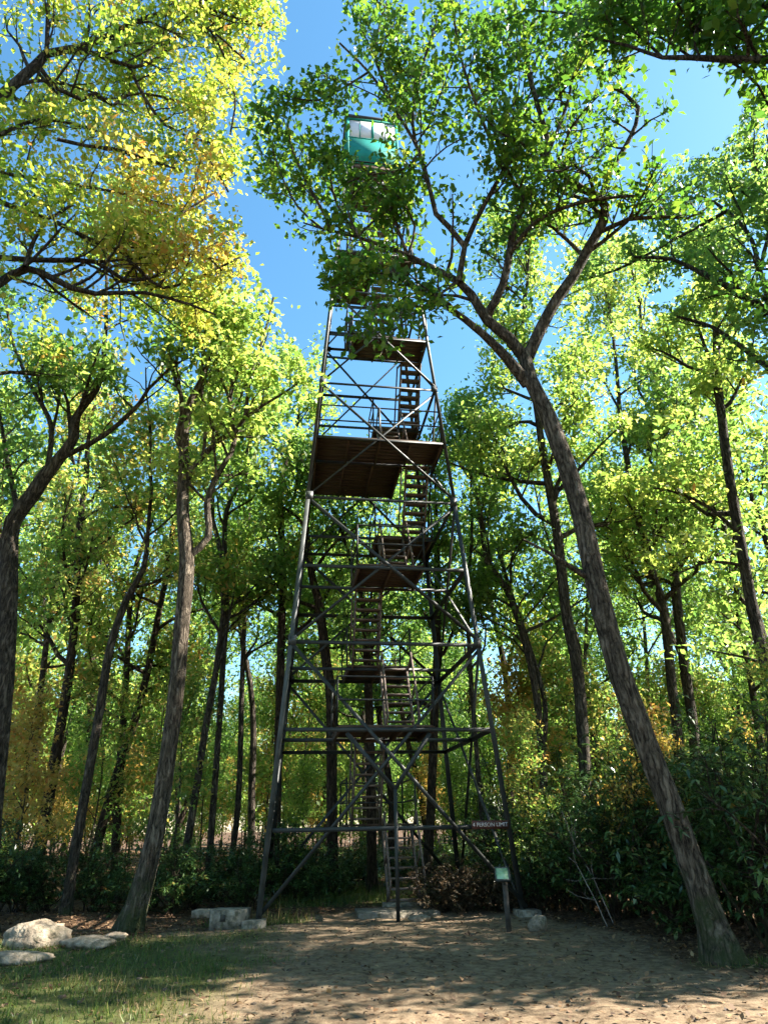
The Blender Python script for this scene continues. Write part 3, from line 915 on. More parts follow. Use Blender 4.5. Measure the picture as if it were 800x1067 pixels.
# ---- the big leaning oak on the right
def big_oak():
    pts = [(757, 1004), (744, 968), (728, 922), (702, 850), (673, 775), (646, 702), (629, 642), (617, 590), (604, 530), (588, 480), (570, 432), (553, 397), (547, 372)]
    P, r = px_line(pts, (9.3, 10.2), [40, 34, 30, 28, 27, 26, 25, 24, 22, 21, 19, 17, 15])
    P[0, 2] = G(P[0, 0], P[0, 1]) - .1
    t = Tree((P[0, 0], P[0, 1], G(P[0, 0], P[0, 1])), 101, leaf=.16, gaps=GAPS + CAB_GAP, lift=.4)
    t.hoff = .1
    r = root_flare(P, r * .87, .3, .8)
    t.limb(P, r, 28, noise=.035, roots=.3)
    def L(pts, Y, th, dens=1.3, per=13, t0=.25, lens=.3, ml=2):
        Q, q = px_line(pts, Y, th); t.limb(Q, q, 9, noise=.02); t.sub(Q, q, 1, ml, dens, t0, lens, per, .16)
    L([(550, 400), (527, 372), (502, 347), (465, 319), (425, 296), (387, 270), (360, 262)], (10.15, 9.3), [14, 9, 6, 3, 1.5], .8)
    L([(547, 374), (530, 352), (507, 333), (491, 307), (477, 293), (440, 274), (425, 266), (372, 247), (335, 238), (316, 232)], (10.2, 9.7), [13, 11, 8, 6, 3, 1.5], .8)
    L([(507, 334), (510, 324), (524, 296), (531, 262), (536, 234), (547, 212), (536, 192), (527, 175), (519, 170)], (10.2, 9.0), [10, 8, 6, 3])
    L([(531, 264), (537, 254), (558, 231), (586, 217), (620, 208), (660, 204)], (9.7, 9.0), [5, 3])
    L([(550, 372), (564, 341), (581, 310), (597, 288), (611, 262), (628, 231), (630, 215), (623, 205), (603, 195), (586, 181), (569, 164), (570, 145), (557, 100), (548, 60)], (10.2, 8.6), [13, 11, 10, 8, 6, 4])
    L([(626, 204), (634, 181), (651, 153), (662, 130), (665, 112), (650, 97), (635, 90)], (9.6, 8.8), [6, 3], .8)
    L([(478, 293), (480, 280), (484, 257), (468, 237), (454, 223), (448, 198), (436, 157), (410, 112), (384, 75), (354, 45)], (9.9, 8.8), [7, 6, 5, 3, 2])
    L([(484, 256), (496, 229), (513, 198), (524, 178), (530, 130), (520, 80)], (9.8, 8.8), [6, 3])
    L([(345, 242), (339, 225), (320, 191), (305, 157), (300, 130)], (9.6, 9.2), [4, 2], .9)
    L([(448, 198), (430, 130), (440, 70), (455, 20)], (9.4, 8.4), [4, 2], 1.1)
    L([(524, 176), (500, 120), (480, 60), (470, 0)], (9.2, 8.0), [4, 2], 1.1)
    L([(569, 164), (590, 110), (600, 60), (610, 10)], (8.9, 8.0), [4, 2], 1.1)
    L([(410, 112), (392, 60), (400, 10), (420, -30)], (8.9, 8.2), [3, 2], 1.1)
    L([(372, 247), (352, 215), (345, 190), (340, 160)], (9.7, 9.3), [3, 2], .9)
    L([(425, 266), (410, 225), (405, 200), (420, 180)], (9.8, 9.2), [3, 2], .9)
    L([(477, 293), (440, 320), (410, 345), (395, 372)], (9.9, 9.2), [3, 1.5], .6)
    L([(425, 296), (400, 280), (370, 290), (345, 300)], (9.5, 9.2), [3, 1.5])
    L([(425, 266), (432, 235), (415, 205), (392, 190)], (9.8, 9.2), [3, 1.5], .85)
    L([(387, 270), (370, 240), (362, 215), (375, 195)], (9.5, 9.2), [3, 1.5], .85)
    L([(465, 319), (440, 312), (420, 325), (400, 345), (378, 352)], (9.9, 9.1), [3, 1.5], .9)
    L([(335, 238), (310, 215), (290, 175), (280, 140)], (9.7, 9.2), [2.5, 1.2], 1.2)
    L([(384, 75), (360, 90), (330, 105), (300, 100)], (8.9, 8.8), [2.5, 1.2], 1.2)
    L([(436, 157), (425, 175), (405, 180), (382, 182), (362, 190)], (9.2, 9.0), [3, 1.5], 1.0)
    L([(350, 205), (335, 180), (345, 165)], (9.4, 9.2), [2.5, 1.2], 1.0)
    L([(372, 247), (395, 225), (410, 215), (425, 210)], (9.7, 9.4), [2.5, 1.2], 1.0)
    # a dead stub on the trunk
    Q, q = px_line([(609, 600), (590, 588), (570, 575), (545, 562)], (9.8, 9.4), [7, 4, 2]); t.limb(Q, q, 6)
    return t.finish('oak_tree', 'large leaning oak with rough mossy bark in the right foreground', 'oak', 'bark_oak')


big_oak()


def framed_tree(name, label, pos, height, limbs, Ydef, seed, leafmat, leaf, per=16, dens=1.0, spread=.18, gaps=GAPS, bark='bark', r0=.22, lean=(0, 0), extra=0, lift=.9):
    """a tree whose trunk stands beside the frame and whose limbs reach into it"""
    x, y = pos; g = G(x, y)
    t = Tree((x, y, g), seed, leaf, gaps, lift)
    tr = np.array([(x, y, g - .1), (x + lean[0] * .2, y + lean[1] * .2, g + height * .25), (x + lean[0] * .5, y + lean[1] * .5, g + height * .55), (x + lean[0] * .8, y + lean[1] * .8, g + height * .8), (x + lean[0], y + lean[1], g + height)])
    P, r = catmull(tr, [r0 * 1.15, r0, r0 * .8, r0 * .5, r0 * .15], .5); r = root_flare(P, r)
    t.limb(P, r, 12, noise=.03)
    for (pts, Y, th, *hu) in limbs:
        hu = hu[0] if hu else None
        Q, q = px_line(pts, Y, th)
        # join the limb to the trunk
        drop = np.linalg.norm(Q[0][:2] - P[:, :2], axis=1) * .55
        k = int(np.argmin(np.abs(P[:, 2] - (Q[0, 2] - drop.mean() * .6))))
        if np.linalg.norm(P[k] - Q[0]) < 6 and (pts[0][0] <= 5 or pts[0][0] >= 795):
            J, j = catmull([P[k], P[k] * .5 + Q[0] * .5 + np.array([0, 0, -.15]), Q[0]], [max(q[0] * 1.5, .05), q[0] * 1.2, q[0]], .4)
            t.limb(J, j, 8); t.sub(J, j, 1, 2, dens * .7, .3, .35, per, spread)
        t.limb(Q, q, 8, noise=.02); t.sub(Q, q, 1, 2, dens, .05, .36, per, spread, hue=hu)
    if extra: auto_crown(t, P, r, g + height * .45, extra, height * .25, per, spread, 2, .8)
    return t.finish(name, label, leafmat, bark)


YL = [
    ([(-10, 108), (0, 101), (37, 69), (49, 56), (86, 49), (124, 32), (150, 19), (202, 4), (240, -10)], (8.3, 8.8), [11, 9, 5, 2]),
    ([(49, 56), (50, 20), (52, -20)], (8.2, 7.9), [5, 3]),
    ([(84, 49), (112, 62), (140, 70), (165, 60), (182, 40), (215, 30), (255, 62)], (8.4, 9.2), [5, 3, 2]),
    ([(43, 72), (60, 92), (85, 104), (100, 97), (118, 110), (135, 98), (165, 100), (195, 108)], (8.5, 9.4), [5, 4, 2]),
    ([(134, 68), (150, 100), (172, 130), (195, 142), (225, 150)], (8.8, 9.6), [4, 2]),
    ([(60, 145), (90, 152), (120, 155), (150, 165), (190, 178)], (8.6, 9.6), [4, 2]),
    ([(-10, 300), (0, 295), (30, 280), (75, 300), (100, 306), (150, 305), (200, 318), (225, 328)], (8.8, 9.8), [10, 7, 4, 2], .6),
    ([(-5, 208), (20, 218), (50, 228), (75, 213)], (8.7, 9.2), [6, 3]),
    ([(26, 278), (36, 250), (50, 228)], (8.9, 9.0), [5, 3]),
    ([(60, 232), (95, 250), (120, 260), (160, 240), (190, 222), (225, 200)], (9.0, 9.8), [5, 3, 2], .72),
    ([(-5, 268), (40, 271), (100, 273), (130, 292), (170, 285), (205, 262), (240, 290)], (9.0, 9.9), [6, 4, 2]),
    ([(120, 260), (145, 280), (170, 300), (215, 285), (250, 268)], (9.3, 9.9), [4, 2], .78),
    ([(100, 306), (130, 290), (155, 250), (158, 225)], (9.4, 9.8), [3, 2], .7),
    ([(200, 4), (230, 50), (245, 100), (240, 140)], (9.0, 9.8), [3, 2]),
    ([(195, 142), (222, 172), (238, 200)], (9.5, 10), [3, 2]),
    ([(0, 180), (60, 190), (120, 200), (180, 215)], (8.8, 9.8), [4, 2], .68),
    ([(202, 4), (250, 20), (280, 30)], (8.9, 9.4), [3, 1.5]),
    ([(0, 140), (40, 125), (80, 130), (110, 140)], (8.4, 9.2), [4, 2]),
]
framed_tree('tree', 'bright yellow leaved tree reaching in overhead from the left', (-9.6, 9.0), 17, YL, 9, 201, 'yellow', .135, 25, 1.1, spread=.24, lift=1.5, extra=8)

OR = [
    ([(810, 63), (800, 62), (760, 62), (720, 60), (690, 60), (655, 48), (620, 40)], (5.6, 6.4), [9, 7, 4, 2]),
    ([(810, 8), (800, 6), (765, 4), (735, 2), (690, -6), (640, -4)], (5.4, 6.0), [9, 6, 3]),
    ([(720, 60), (690, 40), (665, 30), (640, 34)], (6.2, 6.8), [3, 2]),
    ([(700, -4), (720, 25), (740, 40)], (5.6, 6.0), [3, 2]),
    ([(690, 60), (650, 25), (600, 15), (545, 10)], (6.3, 7.2), [3, 2]),
    ([(765, 62), (770, 40), (745, 20)], (5.9, 5.9), [3, 2]),
    ([(760, 62), (790, 90), (800, 110)], (5.9, 6.4), [3, 2]),
]
framed_tree('tree', 'dark green oak reaching in over the top right corner', (8.6, 5.4), 15, OR, 6, 202, 'oak', .16, 18, 1.1, extra=6)

RM = [
    ([(810, 330), (800, 324), (769, 307), (749, 293), (732, 286), (700, 270), (660, 268)], (11, 11.8), [9, 6, 3]),
    ([(800, 318), (797, 300), (791, 282), (783, 251), (769, 231), (757, 220), (730, 205), (700, 215)], (11, 12), [6, 4, 2]),
    ([(757, 220), (720, 240), (680, 262), (640, 282), (605, 292)], (11.8, 12.6), [4, 2]),
    ([(805, 240), (790, 210), (770, 190), (745, 180)], (11.2, 12), [5, 2]),
    ([(805, 200), (780, 160), (785, 120)], (11.2, 12), [4, 2]),
    ([(802, 385), (770, 360), (740, 340), (705, 330)], (11, 11.8), [6, 3]),
    ([(791, 282), (800, 240), (795, 200)], (11.2, 11.6), [4, 2]),
]
framed_tree('tree', 'leafy tree at the right edge with a dark green mass of leaves', (10.2, 11.3), 17.5, RM, 11, 203, 'green', .155, 21, 1.0, extra=6)


# ---- trees whose trunks are in the picture
def photo_tree(label, trunk, Y, th, limbs=(), seed=0, leafmat='green', top=None, z_from=5.0, nl=9, reach=3.2, per=19, spread=.25, leaf=.18, bark='bark', name='tree', group=None, dens=.9, hue=None, gaps=None):
    P, r = px_line(trunk, Y, th)
    g = G(P[0, 0], P[0, 1])
    # carry the trunk down to the ground and up to its top
    if P[0, 2] > g:
        dn = P[0] - P[min(6, len(P) - 1)]; dn = dn / max(-dn[2], .1); b = P[0] + dn * (P[0, 2] - g + .15)
        b[0] = np.clip(b[0], P[0, 0] - 1, P[0, 0] + 1); b[1] = P[0, 1]
        P = np.vstack([[b], P]); r = np.concatenate([[r[0] * 1.05], r])
    else:
        P[0, 2] = g - .1
    rg = np.random.default_rng(seed)
    if top and P[-1, 2] < top:
        d = unit(P[-1] - P[-4]); d = unit(d * .5 + np.array([0, 0, .8]))
        L = top - P[-1, 2]; E = wobble_line(P[-1], d, L * 1.05, rg, 7, up=.25, wob=.13)[1:]
        r = np.concatenate([r, np.linspace(r[-1] * .9, .02, len(E))]); P = np.vstack([P, E])
    t = Tree((P[0, 0], P[0, 1], g), seed, leaf, GAPS if gaps is None else gaps, .7)
    r = root_flare(P, r * .84, .3)
    t.limb(P, r, 16, noise=.04, roots=.3)
    for (pts, YY, tt) in limbs:
        Q, q = px_line(pts, YY, tt); t.limb(Q, q, 8, noise=.02); t.sub(Q, q, 1, 2, dens, .3, .34, per, spread, hue=hue)
    if nl: auto_crown(t, P, r, z_from, nl, reach, per, spread, 2, dens, hue)
    return t.finish(name, label, leafmat, bark, group=group)


photo_tree('thick dark trunk forking at the left edge of the clearing',
    [(-14, 962), (-8, 850), (0, 770), (6, 690), (9, 620), (10, 575), (14, 543), (34, 516), (46, 497), (61, 479), (78, 455), (79, 435), (101, 405), (108, 378), (109, 357)], 13, [23, 22, 21, 19, 17, 11, 8, 5],
    [([(67, 476), (111, 452), (145, 421), (155, 405), (175, 386), (190, 365)], (13, 12.6), [6, 4, 2]),
     ([(50, 488), (54, 455), (51, 435), (34, 405), (20, 374), (12, 350), (8, 320)], (13, 13.4), [6, 4, 2]),
     ([(54, 452), (56, 445), (62, 415), (62, 381)], (13.1, 13.2), [4, 2]),
     ([(8, 600), (-10, 540), (-30, 480)], (13, 13), [8, 4]),
     ([(20, 538), (8, 480), (0, 430)], (13, 14), [6, 3])],
    301, 'green', 16.5, 8.5, 8, 3.2, 18, bark='bark')
photo_tree('thick straight trunk left of the tower, crown touched with orange',
    [(136, 968), (150, 920), (163, 865), (175, 790), (184, 720), (190, 650), (195, 590), (193, 560), (191, 537), (191, 509)], 13.3, [27, 23, 20, 19, 18, 16, 14],
    [([(191, 512), (197, 489), (193, 472), (184, 457), (190, 433), (189, 412), (182, 392), (176, 370), (175, 340)], (13.3, 12.9), [8, 5, 3]),
     ([(192, 505), (197, 494), (212, 474), (230, 457), (245, 451), (255, 436), (273, 423), (290, 413), (310, 400)], (13.3, 13.0), [8, 5, 2]),
     ([(196, 580), (217, 560), (216, 524), (225, 498), (242, 470), (245, 457), (240, 420), (245, 380)], (13.3, 13.6), [8, 6, 3]),
     ([(216, 524), (195, 502), (182, 490)], (13.4, 13.2), [3, 2]),
     ([(212, 474), (215, 435), (210, 400), (215, 350), (230, 310)], (13.3, 13.0), [4, 2]),
     ([(255, 436), (262, 390), (275, 350), (285, 310)], (13.1, 12.8), [4, 2]),
     ([(240, 420), (225, 370), (240, 330)], (13.5, 13.4), [3, 2])],
    302, 'yellowgreen', 14, 9, 3, 2.2, 18, bark='bark_oak', name='tree', dens=1.0)
photo_tree('slender curving trunk bending right at its top, left of the thick straight trunk',
    [(68, 955), (78, 890), (92, 810), (105, 735), (115, 675), (132, 625), (150, 592), (154, 560)], 15.3, [13, 11, 10, 8, 5], (), 303, 'turning', 13, 6.5, 7, 2.6)
photo_tree('dark upright trunk near the left edge behind the slender curving one',
    [(40, 895), (50, 840), (58, 790), (68, 730), (75, 680), (80, 620), (82, 560), (90, 500)], 19.5, [15, 13, 11, 9, 7], (), 304, 'turning', 17, 5, 12, 3.4, bark='bark_brown')
photo_tree('thin pale trunk with a crooked top just right of the thick straight trunk',
    [(216, 940), (220, 870), (226, 790), (232, 700), (236, 620), (234, 560), (237, 530), (247, 509), (263, 488), (255, 479)], 18.5, [9, 8, 7, 6, 5, 4], (), 305, 'green', 14.5, 6, 7, 2.5)
photo_tree('leaning dark trunk half hidden behind the thick straight trunk',
    [(184, 938), (195, 880), (205, 820), (214, 760), (225, 700), (233, 640)], 18, [10, 9, 8, 7], (), 306, 'turning', 18, 5, 10, 3)
photo_tree('thin dark trunk left of the tower leg',
    [(236, 935), (246, 860), (250, 800), (252, 720), (255, 640), (258, 560)], 21, [8, 7, 6, 5], (), 307, 'green', 19, 6, 10, 3.2)
photo_tree('brown trunk seen through the left half of the tower, bending left as it rises',
    [(348, 946), (346, 850), (345, 730), (340, 690), (333, 632), (325, 600), (318, 550)], 18.6, [15, 13, 13, 12, 9, 8], (), 308, 'green', 12.5, 6, 8, 2.8, bark='bark_brown')
photo_tree('straight brown trunk behind the middle of the tower',
    [(388, 944), (387, 860), (386, 800), (384, 720), (380, 640)], 19.2, [13, 12, 11, 8], (), 309, 'green', 12, 5, 8, 3.0, bark='bark_brown')
photo_tree('brown trunk behind the right half of the tower',
    [(443, 935), (448, 860), (453, 735), (456, 650), (455, 560)], 20.5, [12, 11, 10, 7], (), 310, 'green', 13.5, 4.5, 9, 3.0, bark='bark_brown')
photo_tree('reddish trunk close beside the left tower leg',
    [(284, 940), (288, 850), (291, 750), (293, 680), (294, 600), (292, 520)], 19.4, [12, 11, 10, 8], (), 311, 'yellowgreen', 16.5, 6, 10, 3.2, bark='bark_brown')
photo_tree('slim trunk forking low right of the tower, both stems leaning left',
    [(570, 900), (566, 820), (562, 760), (556, 710), (541, 650), (525, 610), (507, 586)], 19, [10, 9, 8, 6], [([(566, 780), (567, 730), (550, 670), (533, 620), (518, 570)], (19, 19.3), [6, 4])], 312, 'green', 14.5, 6, 9, 3.2)
photo_tree('tall dark trunk behind the leaning oak',
    [(613, 930), (610, 830), (605, 740), (600, 690), (590, 642), (582, 571), (574, 520), (565, 470), (558, 420), (550, 380)], 17, [16, 15, 14, 12, 9, 7], [([(574, 520), (590, 480), (600, 430), (590, 380)], (17, 17), [5, 2])], 313, 'yellowgreen', 20.5, 8, 16, 3.6)
photo_tree('straight trunk right of the leaning oak, left one of a close pair',
    [(716, 900), (712, 860), (705, 760), (699, 710), (691, 635), (680, 600), (670, 560)], 20, [13, 12, 11, 9], (), 314, 'yellowgreen', 21.5, 7, 18, 3.8)
photo_tree('straight trunk right of the leaning oak, right one of a close pair',
    [(732, 900), (728, 850), (722, 760), (712, 690), (702, 597), (697, 520), (690, 450)], 21, [13, 12, 11, 8], (), 315, 'yellowgreen', 23, 8, 18, 3.8)
photo_tree('dark trunk leaning in from the right edge with level side branches',
    [(845, 930), (822, 800), (800, 705), (785, 642), (770, 560), (760, 500), (752, 440), (747, 390), (745, 330), (742, 290)], 14.5, [15, 14, 13, 11, 9, 5],
    [([(768, 555), (740, 530), (710, 515), (680, 508)], (14.5, 14.2), [4, 2]), ([(775, 590), (740, 585), (700, 600)], (14.5, 14.2), [4, 2]), ([(748, 400), (730, 350), (720, 320)], (14.5, 14.5), [4, 2])],
    316, 'yellowgreen', 16.5, 7.5, 9, 3.0)
photo_tree('slim trunk far left with a pale side facing the clearing',
    [(14, 900), (28, 820), (40, 740), (50, 660), (60, 590)], 22, [8, 7, 6], (), 317, 'yellowgreen', 17, 6, 10, 3.4)
photo_tree('dark trunk just left of the thick straight trunk, deep in the shade',
    [(118, 930), (122, 860), (127, 780), (132, 700), (136, 620)], 21.5, [11, 10, 8, 6], (), 318, 'turning', 17, 5, 11, 3.6, bark='bark_brown')
photo_tree('slim dark trunk right of the tower, leaning left beside the sign post',
    [(512, 930), (503, 860), (496, 780), (490, 700), (486, 620)], 20, [7, 6, 5], (), 319, 'green', 14, 5, 8, 2.6)


# ---- woods all round
def gen_tree(seed, H, r0, leaf, nl, reach, per, spread, zf, dens, hue=None, lean=.06):
    rg = np.random.default_rng(seed)
    t = Tree((0, 0, 0), seed, leaf, None)
    P = wobble_line((0, 0, -.3), (rg.normal(0, lean), rg.normal(0, lean), 1), H + .3, rg, 11, up=.2, wob=.1)
    P, r = catmull(P, np.linspace(1, .08, len(P)) ** .8 * r0 * .82, .6)
    r = root_flare(P, r, .5); t.limb(P, r, 9, noise=.03)
    auto_crown(t, P, r, H * zf, nl, reach, per, spread, 2, dens, hue)
    return t


def woods():
    protos = []
    spec = [(401, 17, .17, 'green', .34), (402, 18, .19, 'yellowgreen', .25), (403, 15, .15, 'turning', .2), (404, 19, .2, 'yellowgreen', .3), (405, 16, .16, 'green', .22), (406, 17, .18, 'yellow', .3), (407, 18, .17, 'green', .36)]
    lab = 'slender tree deep in the woods, one of many bare lower trunks behind the clearing'
    grp = 'trees of the woods behind the clearing'
    for sd, H, r0, lm, zf in spec:
        t = gen_tree(sd, H, r0, .23, 15, H * .2, 10, .4, zf, .85, lean=.13)
        protos.append((t.finish('woodland_tree', lab, lm, 'bark' if sd % 2 else 'bark_brown', group=grp), H))
    # understorey trees: low leafy maples
    under = []
    lab2 = 'thin young tree of the shaded understorey with leaves turning colour'
    grp2 = 'young understorey trees'
    for sd, H, lm in ((451, 7, 'turning'), (452, 6, 'orange'), (453, 8, 'green'), (454, 5.5, 'yellowgreen')):
        t = gen_tree(sd, H, .05, .16, 13, 2.0, 15, .27, .06, .9, lean=.15)
        under.append((t.finish('young_tree', lab2, lm, 'bark', group=grp2), H))
    rg = np.random.default_rng(77)
    placed = []

    def sky_limit(px):      # how high the woods rise across the picture
        return np.interp(px, [0, 200, 300, 345, 400, 470, 520, 640, 800], [300, 330, 400, 470, 480, 430, 380, 280, 230])
    first = {id(p[0]): True for p in protos + under}

    def place(lst, x, y, sc):
        o, H = lst
        g = G(x, y); rz = rg.uniform(0, 6.28)
        if first[id(o)]:
            first[id(o)] = False; o.location = (x, y, g); o.rotation_euler = (0, 0, rz); o.scale = (sc,) * 3
        else: dup(o, (x, y, g), rz, sc)
    tries = 0; n = 0
    while n < 66 and tries < 8000:
        tries += 1
        y = 21.5 + 34 * rg.random() ** 1.1; x = rg.uniform(-1, 1) * (y * .68 + 4)
        if any((x - a) ** 2 + (y - b) ** 2 < (2.2 + y * .025) ** 2 for a, b in placed): continue
        k = int(rg.integers(len(protos))); H = protos[k][1]
        px, _ = project(np.array([x, y, 5.])); lim = sky_limit(px[0])
        zmax = at(px[0], lim, y)[2]
        sc = rg.uniform(.85, 1.2)
        if H * sc > zmax: sc = zmax / H * rg.uniform(.88, 1)
        if sc < .55: continue
        place(protos[k], x, y, sc); placed.append((x, y)); n += 1
    # round the clearing, outside the frame: these throw the shade
    for x, y, k, sc in ((12.5, 1.5, 0, .95), (9.5, -3.0, 3, .9), (15.5, 6.5, 4, 1.05), (13.5, -4.5, 1, 1.0), (17, 0.5, 6, 1.0), (6.2, -6.5, 2, 1.0), (-11, 2, 1, 1), (-14, 8, 0, 1), (-8, -6, 4, 1), (19, 11, 3, 1), (12.2, 8.6, 4, .95), (13.2, 4.2, 1, .9), (15.5, 10, 6, 1), (10.6, 2.6, 2, .9), (9.6, 8.0, 4, .85)):
        place(protos[k], x, y, sc); placed.append((x, y))
    for x, y, k, sc, lb in ((9.6, 14.6, 4, 1.0, 'slim leafy tree added for shade at the right edge rising out of the tall thicket'), (12.6, 19.0, 1, 1.05, 'yellowing tree added for shade beyond the thicket at the right edge'), (12.4, 13.2, 0, 1.0, 'leafy tree added for shade just past the right edge of the clearing')):
        dup(protos[k][0], (x, y, G(x, y)), 1.3 * x, sc, lb); placed.append((x, y))  # extra trees added at the right to shade the ground
    n = 0; tries = 0
    while n < 100 and tries < 4000:
        tries += 1
        y = 18.5 + 32 * rg.random(); x = rg.uniform(-1, 1) * (y * .66 + 2)
        if abs(x + .2) < 2.2 and y < 21: continue
        if any((x - a) ** 2 + (y - b) ** 2 < 1.0 for a, b in placed): continue
        k = int(rg.choice([0, 0, 1, 1, 0, 2, 3, 3] if x < -2 else [0, 0, 1, 2, 2, 3, 3, 3])); place(under[k], x, y, rg.uniform(.5, 1.15)); placed.append((x, y)); n += 1

    for x, y, k, sc, lb in ((4.6, 13.6, 1, .55, 'sapling with orange leaves in the right thicket behind the leaning oak'), (7.4, 12.6, 0, .6, 'sapling turning orange in the thicket at the right edge'), (3.0, 15.2, 0, .5, 'sapling turning orange behind the sign post'), (-8.6, 17.2, 1, .75, 'orange leaved young tree standing at the far left of the woods edge'), (-5.6, 18.6, 0, .8, 'young tree turning orange behind the thick straight trunk')):
        dup(under[k][0], (x, y, G(x, y)), 2.1 * x, sc, lb); placed.append((x, y))
    # the sunlit young growth where the woods end
    n = 0; tries = 0
    while n < 150 and tries < 4000:
        tries += 1
        y = 42 + 30 * rg.random(); x = rg.uniform(-1, 1) * (y * .64 + 2)
        if any((x - a) ** 2 + (y - b) ** 2 < 3.0 for a, b in placed): continue
        k = int(rg.choice([2, 3, 3, 0])); place(under[k], x, y, rg.uniform(1.2, 1.9)); placed.append((x, y)); n += 1


woods()


# ------------------------------------------------------------------ shrubs
def shrub_proto(seed, H, wid, nst, leafmat, label, group, leaf=.13, aspect=.32, whorl=8, name='rhododendron'):
    rg = np.random.default_rng(seed)
    t = Tree((0, 0, 0), seed, leaf)
    for k in range(nst):
        a = rg.uniform(0, 6.28); lean = rg.uniform(.1, .8)
        P = wobble_line((rg.normal(0, .12), rg.normal(0, .12), -.05), (math.cos(a) * lean, math.sin(a) * lean, 1), H * rg.uniform(.6, 1.05), rg, 6, up=.05, wob=.25)
        P[:, :2] *= wid
        t.limb(P, np.linspace(.025, .008, len(P)), 5)
        for j in range(9):
            f = rg.uniform(.2, 1) * (len(P) - 1); i = min(int(f), len(P) - 2); p = P[i] + (P[i + 1] - P[i]) * (f - i)
            d = rg.normal(0, 1, 3); d[2] = abs(d[2]) * .5 + .1
            Q = wobble_line(p, d, rg.uniform(.25, .7), rg, 3, up=.1, wob=.3); t.limb(Q, np.linspace(.009, .004, len(Q)), 3)
            for c in (Q[-1], Q[-2], Q[-1] + rg.normal(0, .14, 3)):
                n = whorl; an = rg.uniform(0, 6.28) + np.arange(n) / n * 6.28
                dirs = np.stack([np.cos(an), np.sin(an), rg.normal(-.1, .25, n)], 1)
                t.lb.leaves(np.repeat(c[None], n, 0) + rg.normal(0, .02, (n, 3)), leaf, np.clip(rg.beta(2, 2.2) * .6 + rg.random(n) * .42, 0, 1), rg, up=1.2, aspect=aspect, droop=.15, dirs=dirs); t.nleaf += n
    return t.finish(name, label, leafmat, 'bark_brown', cat='shrub', group=group)


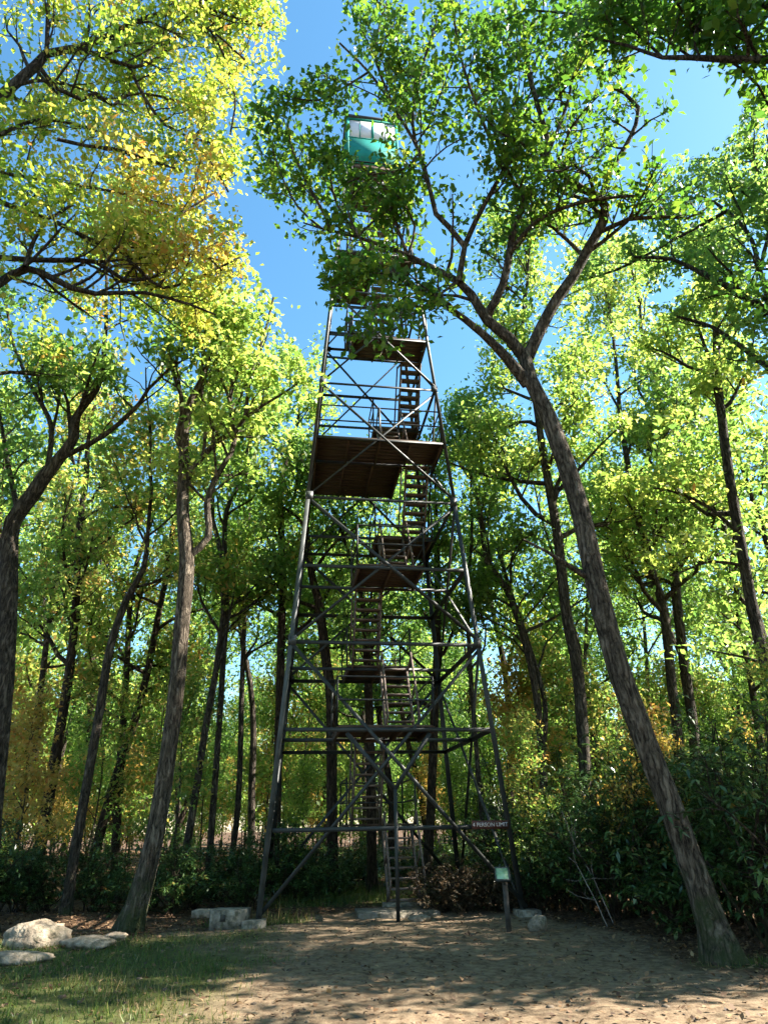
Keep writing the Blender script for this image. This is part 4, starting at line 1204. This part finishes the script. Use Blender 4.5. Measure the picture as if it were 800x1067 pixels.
def shrubs():
    rg = np.random.default_rng(91)
    lab_l = 'dark glossy evergreen shrub of the thicket along the edge of the woods'
    grp = 'evergreen shrubs along the edge of the woods'
    pr = [shrub_proto(501, 1.7, 1.0, 13, 'rhodo', lab_l, grp), shrub_proto(502, 2.3, 1.0, 15, 'rhodo', lab_l, grp), shrub_proto(503, 3.3, .85, 17, 'rhodo', lab_l, grp, leaf=.14), shrub_proto(504, 1.2, 1.2, 12, 'rhodo', lab_l, grp)]
    used = [False] * 4

    def put(k, x, y, sc):
        o = pr[k]; rz = rg.uniform(0, 6.28); sc *= rg.uniform(.72, 1.15) * (.74 if x < 1.5 else .92)
        if not used[k]:
            used[k] = True; o.location = (x, y, G(x, y)); o.rotation_euler = (0, 0, rz); o.scale = (sc,) * 3
        else: dup(o, (x, y, G(x, y)), rz, sc)
    # right: tall thicket, 10-16 m out
    for px, py, k, sc in ((800, 975, 2, .95), (770, 962, 2, 1.05), (735, 955, 2, 1.0), (700, 955, 2, 1.0), (668, 952, 2, .95), (640, 955, 1, 1.0), (610, 950, 2, .85), (583, 948, 1, 1.0), (560, 950, 1, .8), (690, 940, 2, 1.15), (745, 940, 2, 1.2), (625, 938, 2, 1.1), (790, 945, 2, 1.2), (655, 935, 2, 1.1), (590, 935, 2, 1.0), (560, 935, 1, 1.1), (720, 968, 3, 1.0), (830, 965, 2, 1.1), (820, 990, 1, 1.1), (540, 945, 0, .8), (530, 932, 1, 1.0), (505, 928, 0, 1.0)):
        g = on_ground(px, py); put(k, g[0], g[1], sc)
    for i in range(14):
        y = rg.uniform(17, 24); put(int(rg.choice([1, 2])), rg.uniform(3.0, y * .62 + 1), y, rg.uniform(.9, 1.25))
    # left: low thicket
    for px, py, k, sc in ((-10, 955, 1, .9), (20, 950, 1, .9), (45, 948, 0, 1.0), (95, 948, 0, 1.0), (118, 950, 0, .8), (180, 950, 0, 1.0), (200, 945, 0, 1.1), (160, 944, 1, .8), (258, 945, 0, .8), (300, 938, 0, 1.15), (322, 937, 0, 1.1), (335, 940, 3, 1.0), (250, 935, 0, 1.0), (225, 938, 0, .9), (120, 935, 1, .9), (80, 935, 1, .9), (10, 935, 1, 1.0), (282, 934, 0, .9), (365, 928, 0, .8), (-40, 960, 1, 1.0), (415, 922, 0, .8), (355, 925, 3, 1.0)):
        g = on_ground(px, py); put(k, g[0], g[1], sc)
    for i in range(7):
        y = rg.uniform(18, 27); put(int(rg.choice([0, 1])), -rg.uniform(2.5, y * .62 + 2), y, rg.uniform(.8, 1.2))
    for i in range(10):
        put(int(rg.choice([0, 3])), rg.uniform(-3, 3.5), rg.uniform(21, 27), rg.uniform(.8, 1.1))
    # dry brown brush under the right of the tower
    b = shrub_proto(521, .55, 1.6, 16, 'brush', 'low dry brown brush of the tangle between the tower stairs and the sign post', 'dry brown brush under the tower', leaf=.08, aspect=.5, whorl=6, name='dry_brush')
    first = True
    for px, py in ((470, 948), (488, 950), (505, 948), (545, 950), (478, 943)):
        g = on_ground(px, py); rz = rg.uniform(0, 6.28)
        if first: b.location = (g[0], g[1], G(g[0], g[1])); first = False
        else: dup(b, (g[0], g[1], G(g[0], g[1])), rz, rg.uniform(.5, .85))
    # pale dead branches standing in the right thicket
    for i, (pts, lb) in enumerate(((
        [(638, 950), (618, 915), (598, 880), (585, 845)], 'pale dead branch leaning left in the right thicket, the taller one'),
        ([(632, 955), (620, 938), (600, 900), (592, 893)], 'pale crooked dead branch nearest the sign post'))):
        P, r = px_line(pts, 13.0 - .3 * i, [1.2, .9, .5]); P[0, 2] = G(P[0, 0], P[0, 1]) - .05
        mb = MB(); base = np.array([P[0, 0], P[0, 1], G(P[0, 0], P[0, 1])]); mb.tube(P - base, r, 6)
        r2 = np.random.default_rng(i)
        for j in range(5):
            q = P[len(P) // 3 + j * len(P) // 9]; Q = wobble_line(q, r2.normal(0, 1, 3) + np.array([-.3, 0, .6]), .5, r2, 3); mb.tube(Q - base, np.linspace(.007, .003, len(Q)), 4)
        o = mb.build('dead_branch', MAT['deadwood'], None, True); o.location = tuple(base); tag(o, lb, 'branch')


shrubs()

# ------------------------------------------------------------------ light
SUN_DIR = np.array([.72, .08, .69]); SUN_DIR /= np.linalg.norm(SUN_DIR)
sl = bpy.data.lights.new('sun', 'SUN'); sl.energy = 5.0; sl.angle = R(.5); sl.color = (1.0, .94, .83)
so = bpy.data.objects.new('sun', sl); COL.objects.link(so)
so.rotation_euler = Vector(tuple(SUN_DIR)).to_track_quat('Z', 'Y').to_euler()
so.location = (20, -15, 30)
wd = bpy.data.worlds.new('World'); SC.world = wd; wd.use_nodes = True
wt = wd.node_tree; wt.nodes.clear()
wo = wt.nodes.new('ShaderNodeOutputWorld'); bg = wt.nodes.new('ShaderNodeBackground'); sk = wt.nodes.new('ShaderNodeTexSky')
sk.sky_type = 'NISHITA'; sk.sun_disc = False
sk.sun_elevation = math.asin(SUN_DIR[2]); sk.sun_rotation = math.atan2(SUN_DIR[0], SUN_DIR[1])
sk.air_density = 1.0; sk.dust_density = 0.3; sk.ozone_density = 1.4
bg.inputs['Strength'].default_value = .066
hsv = wt.nodes.new('ShaderNodeHueSaturation'); hsv.inputs['Hue'].default_value = .485; hsv.inputs['Saturation'].default_value = 1.2; hsv.inputs['Value'].default_value = 1.05
wt.links.new(sk.outputs[0], hsv.inputs['Color']); wt.links.new(hsv.outputs[0], bg.inputs[0]); wt.links.new(bg.outputs[0], wo.inputs[0])

vs = SC.view_settings
vs.view_transform = 'Standard'; vs.look = 'None'; vs.gamma = 1; vs.use_curve_mapping = False
vs.exposure = 2.4
SC.render.engine = 'CYCLES'
cy = SC.cycles
cy.max_bounces = 9; cy.diffuse_bounces = 6; cy.glossy_bounces = 2; cy.transmission_bounces = 4; cy.transparent_max_bounces = 4
cy.caustics_reflective = False; cy.caustics_refractive = False
cy.use_adaptive_sampling = True; cy.adaptive_threshold = .02
cy.use_denoising = True; cy.denoising_prefilter = 'ACCURATE'; cy.denoising_input_passes = 'RGB_ALBEDO_NORMAL'
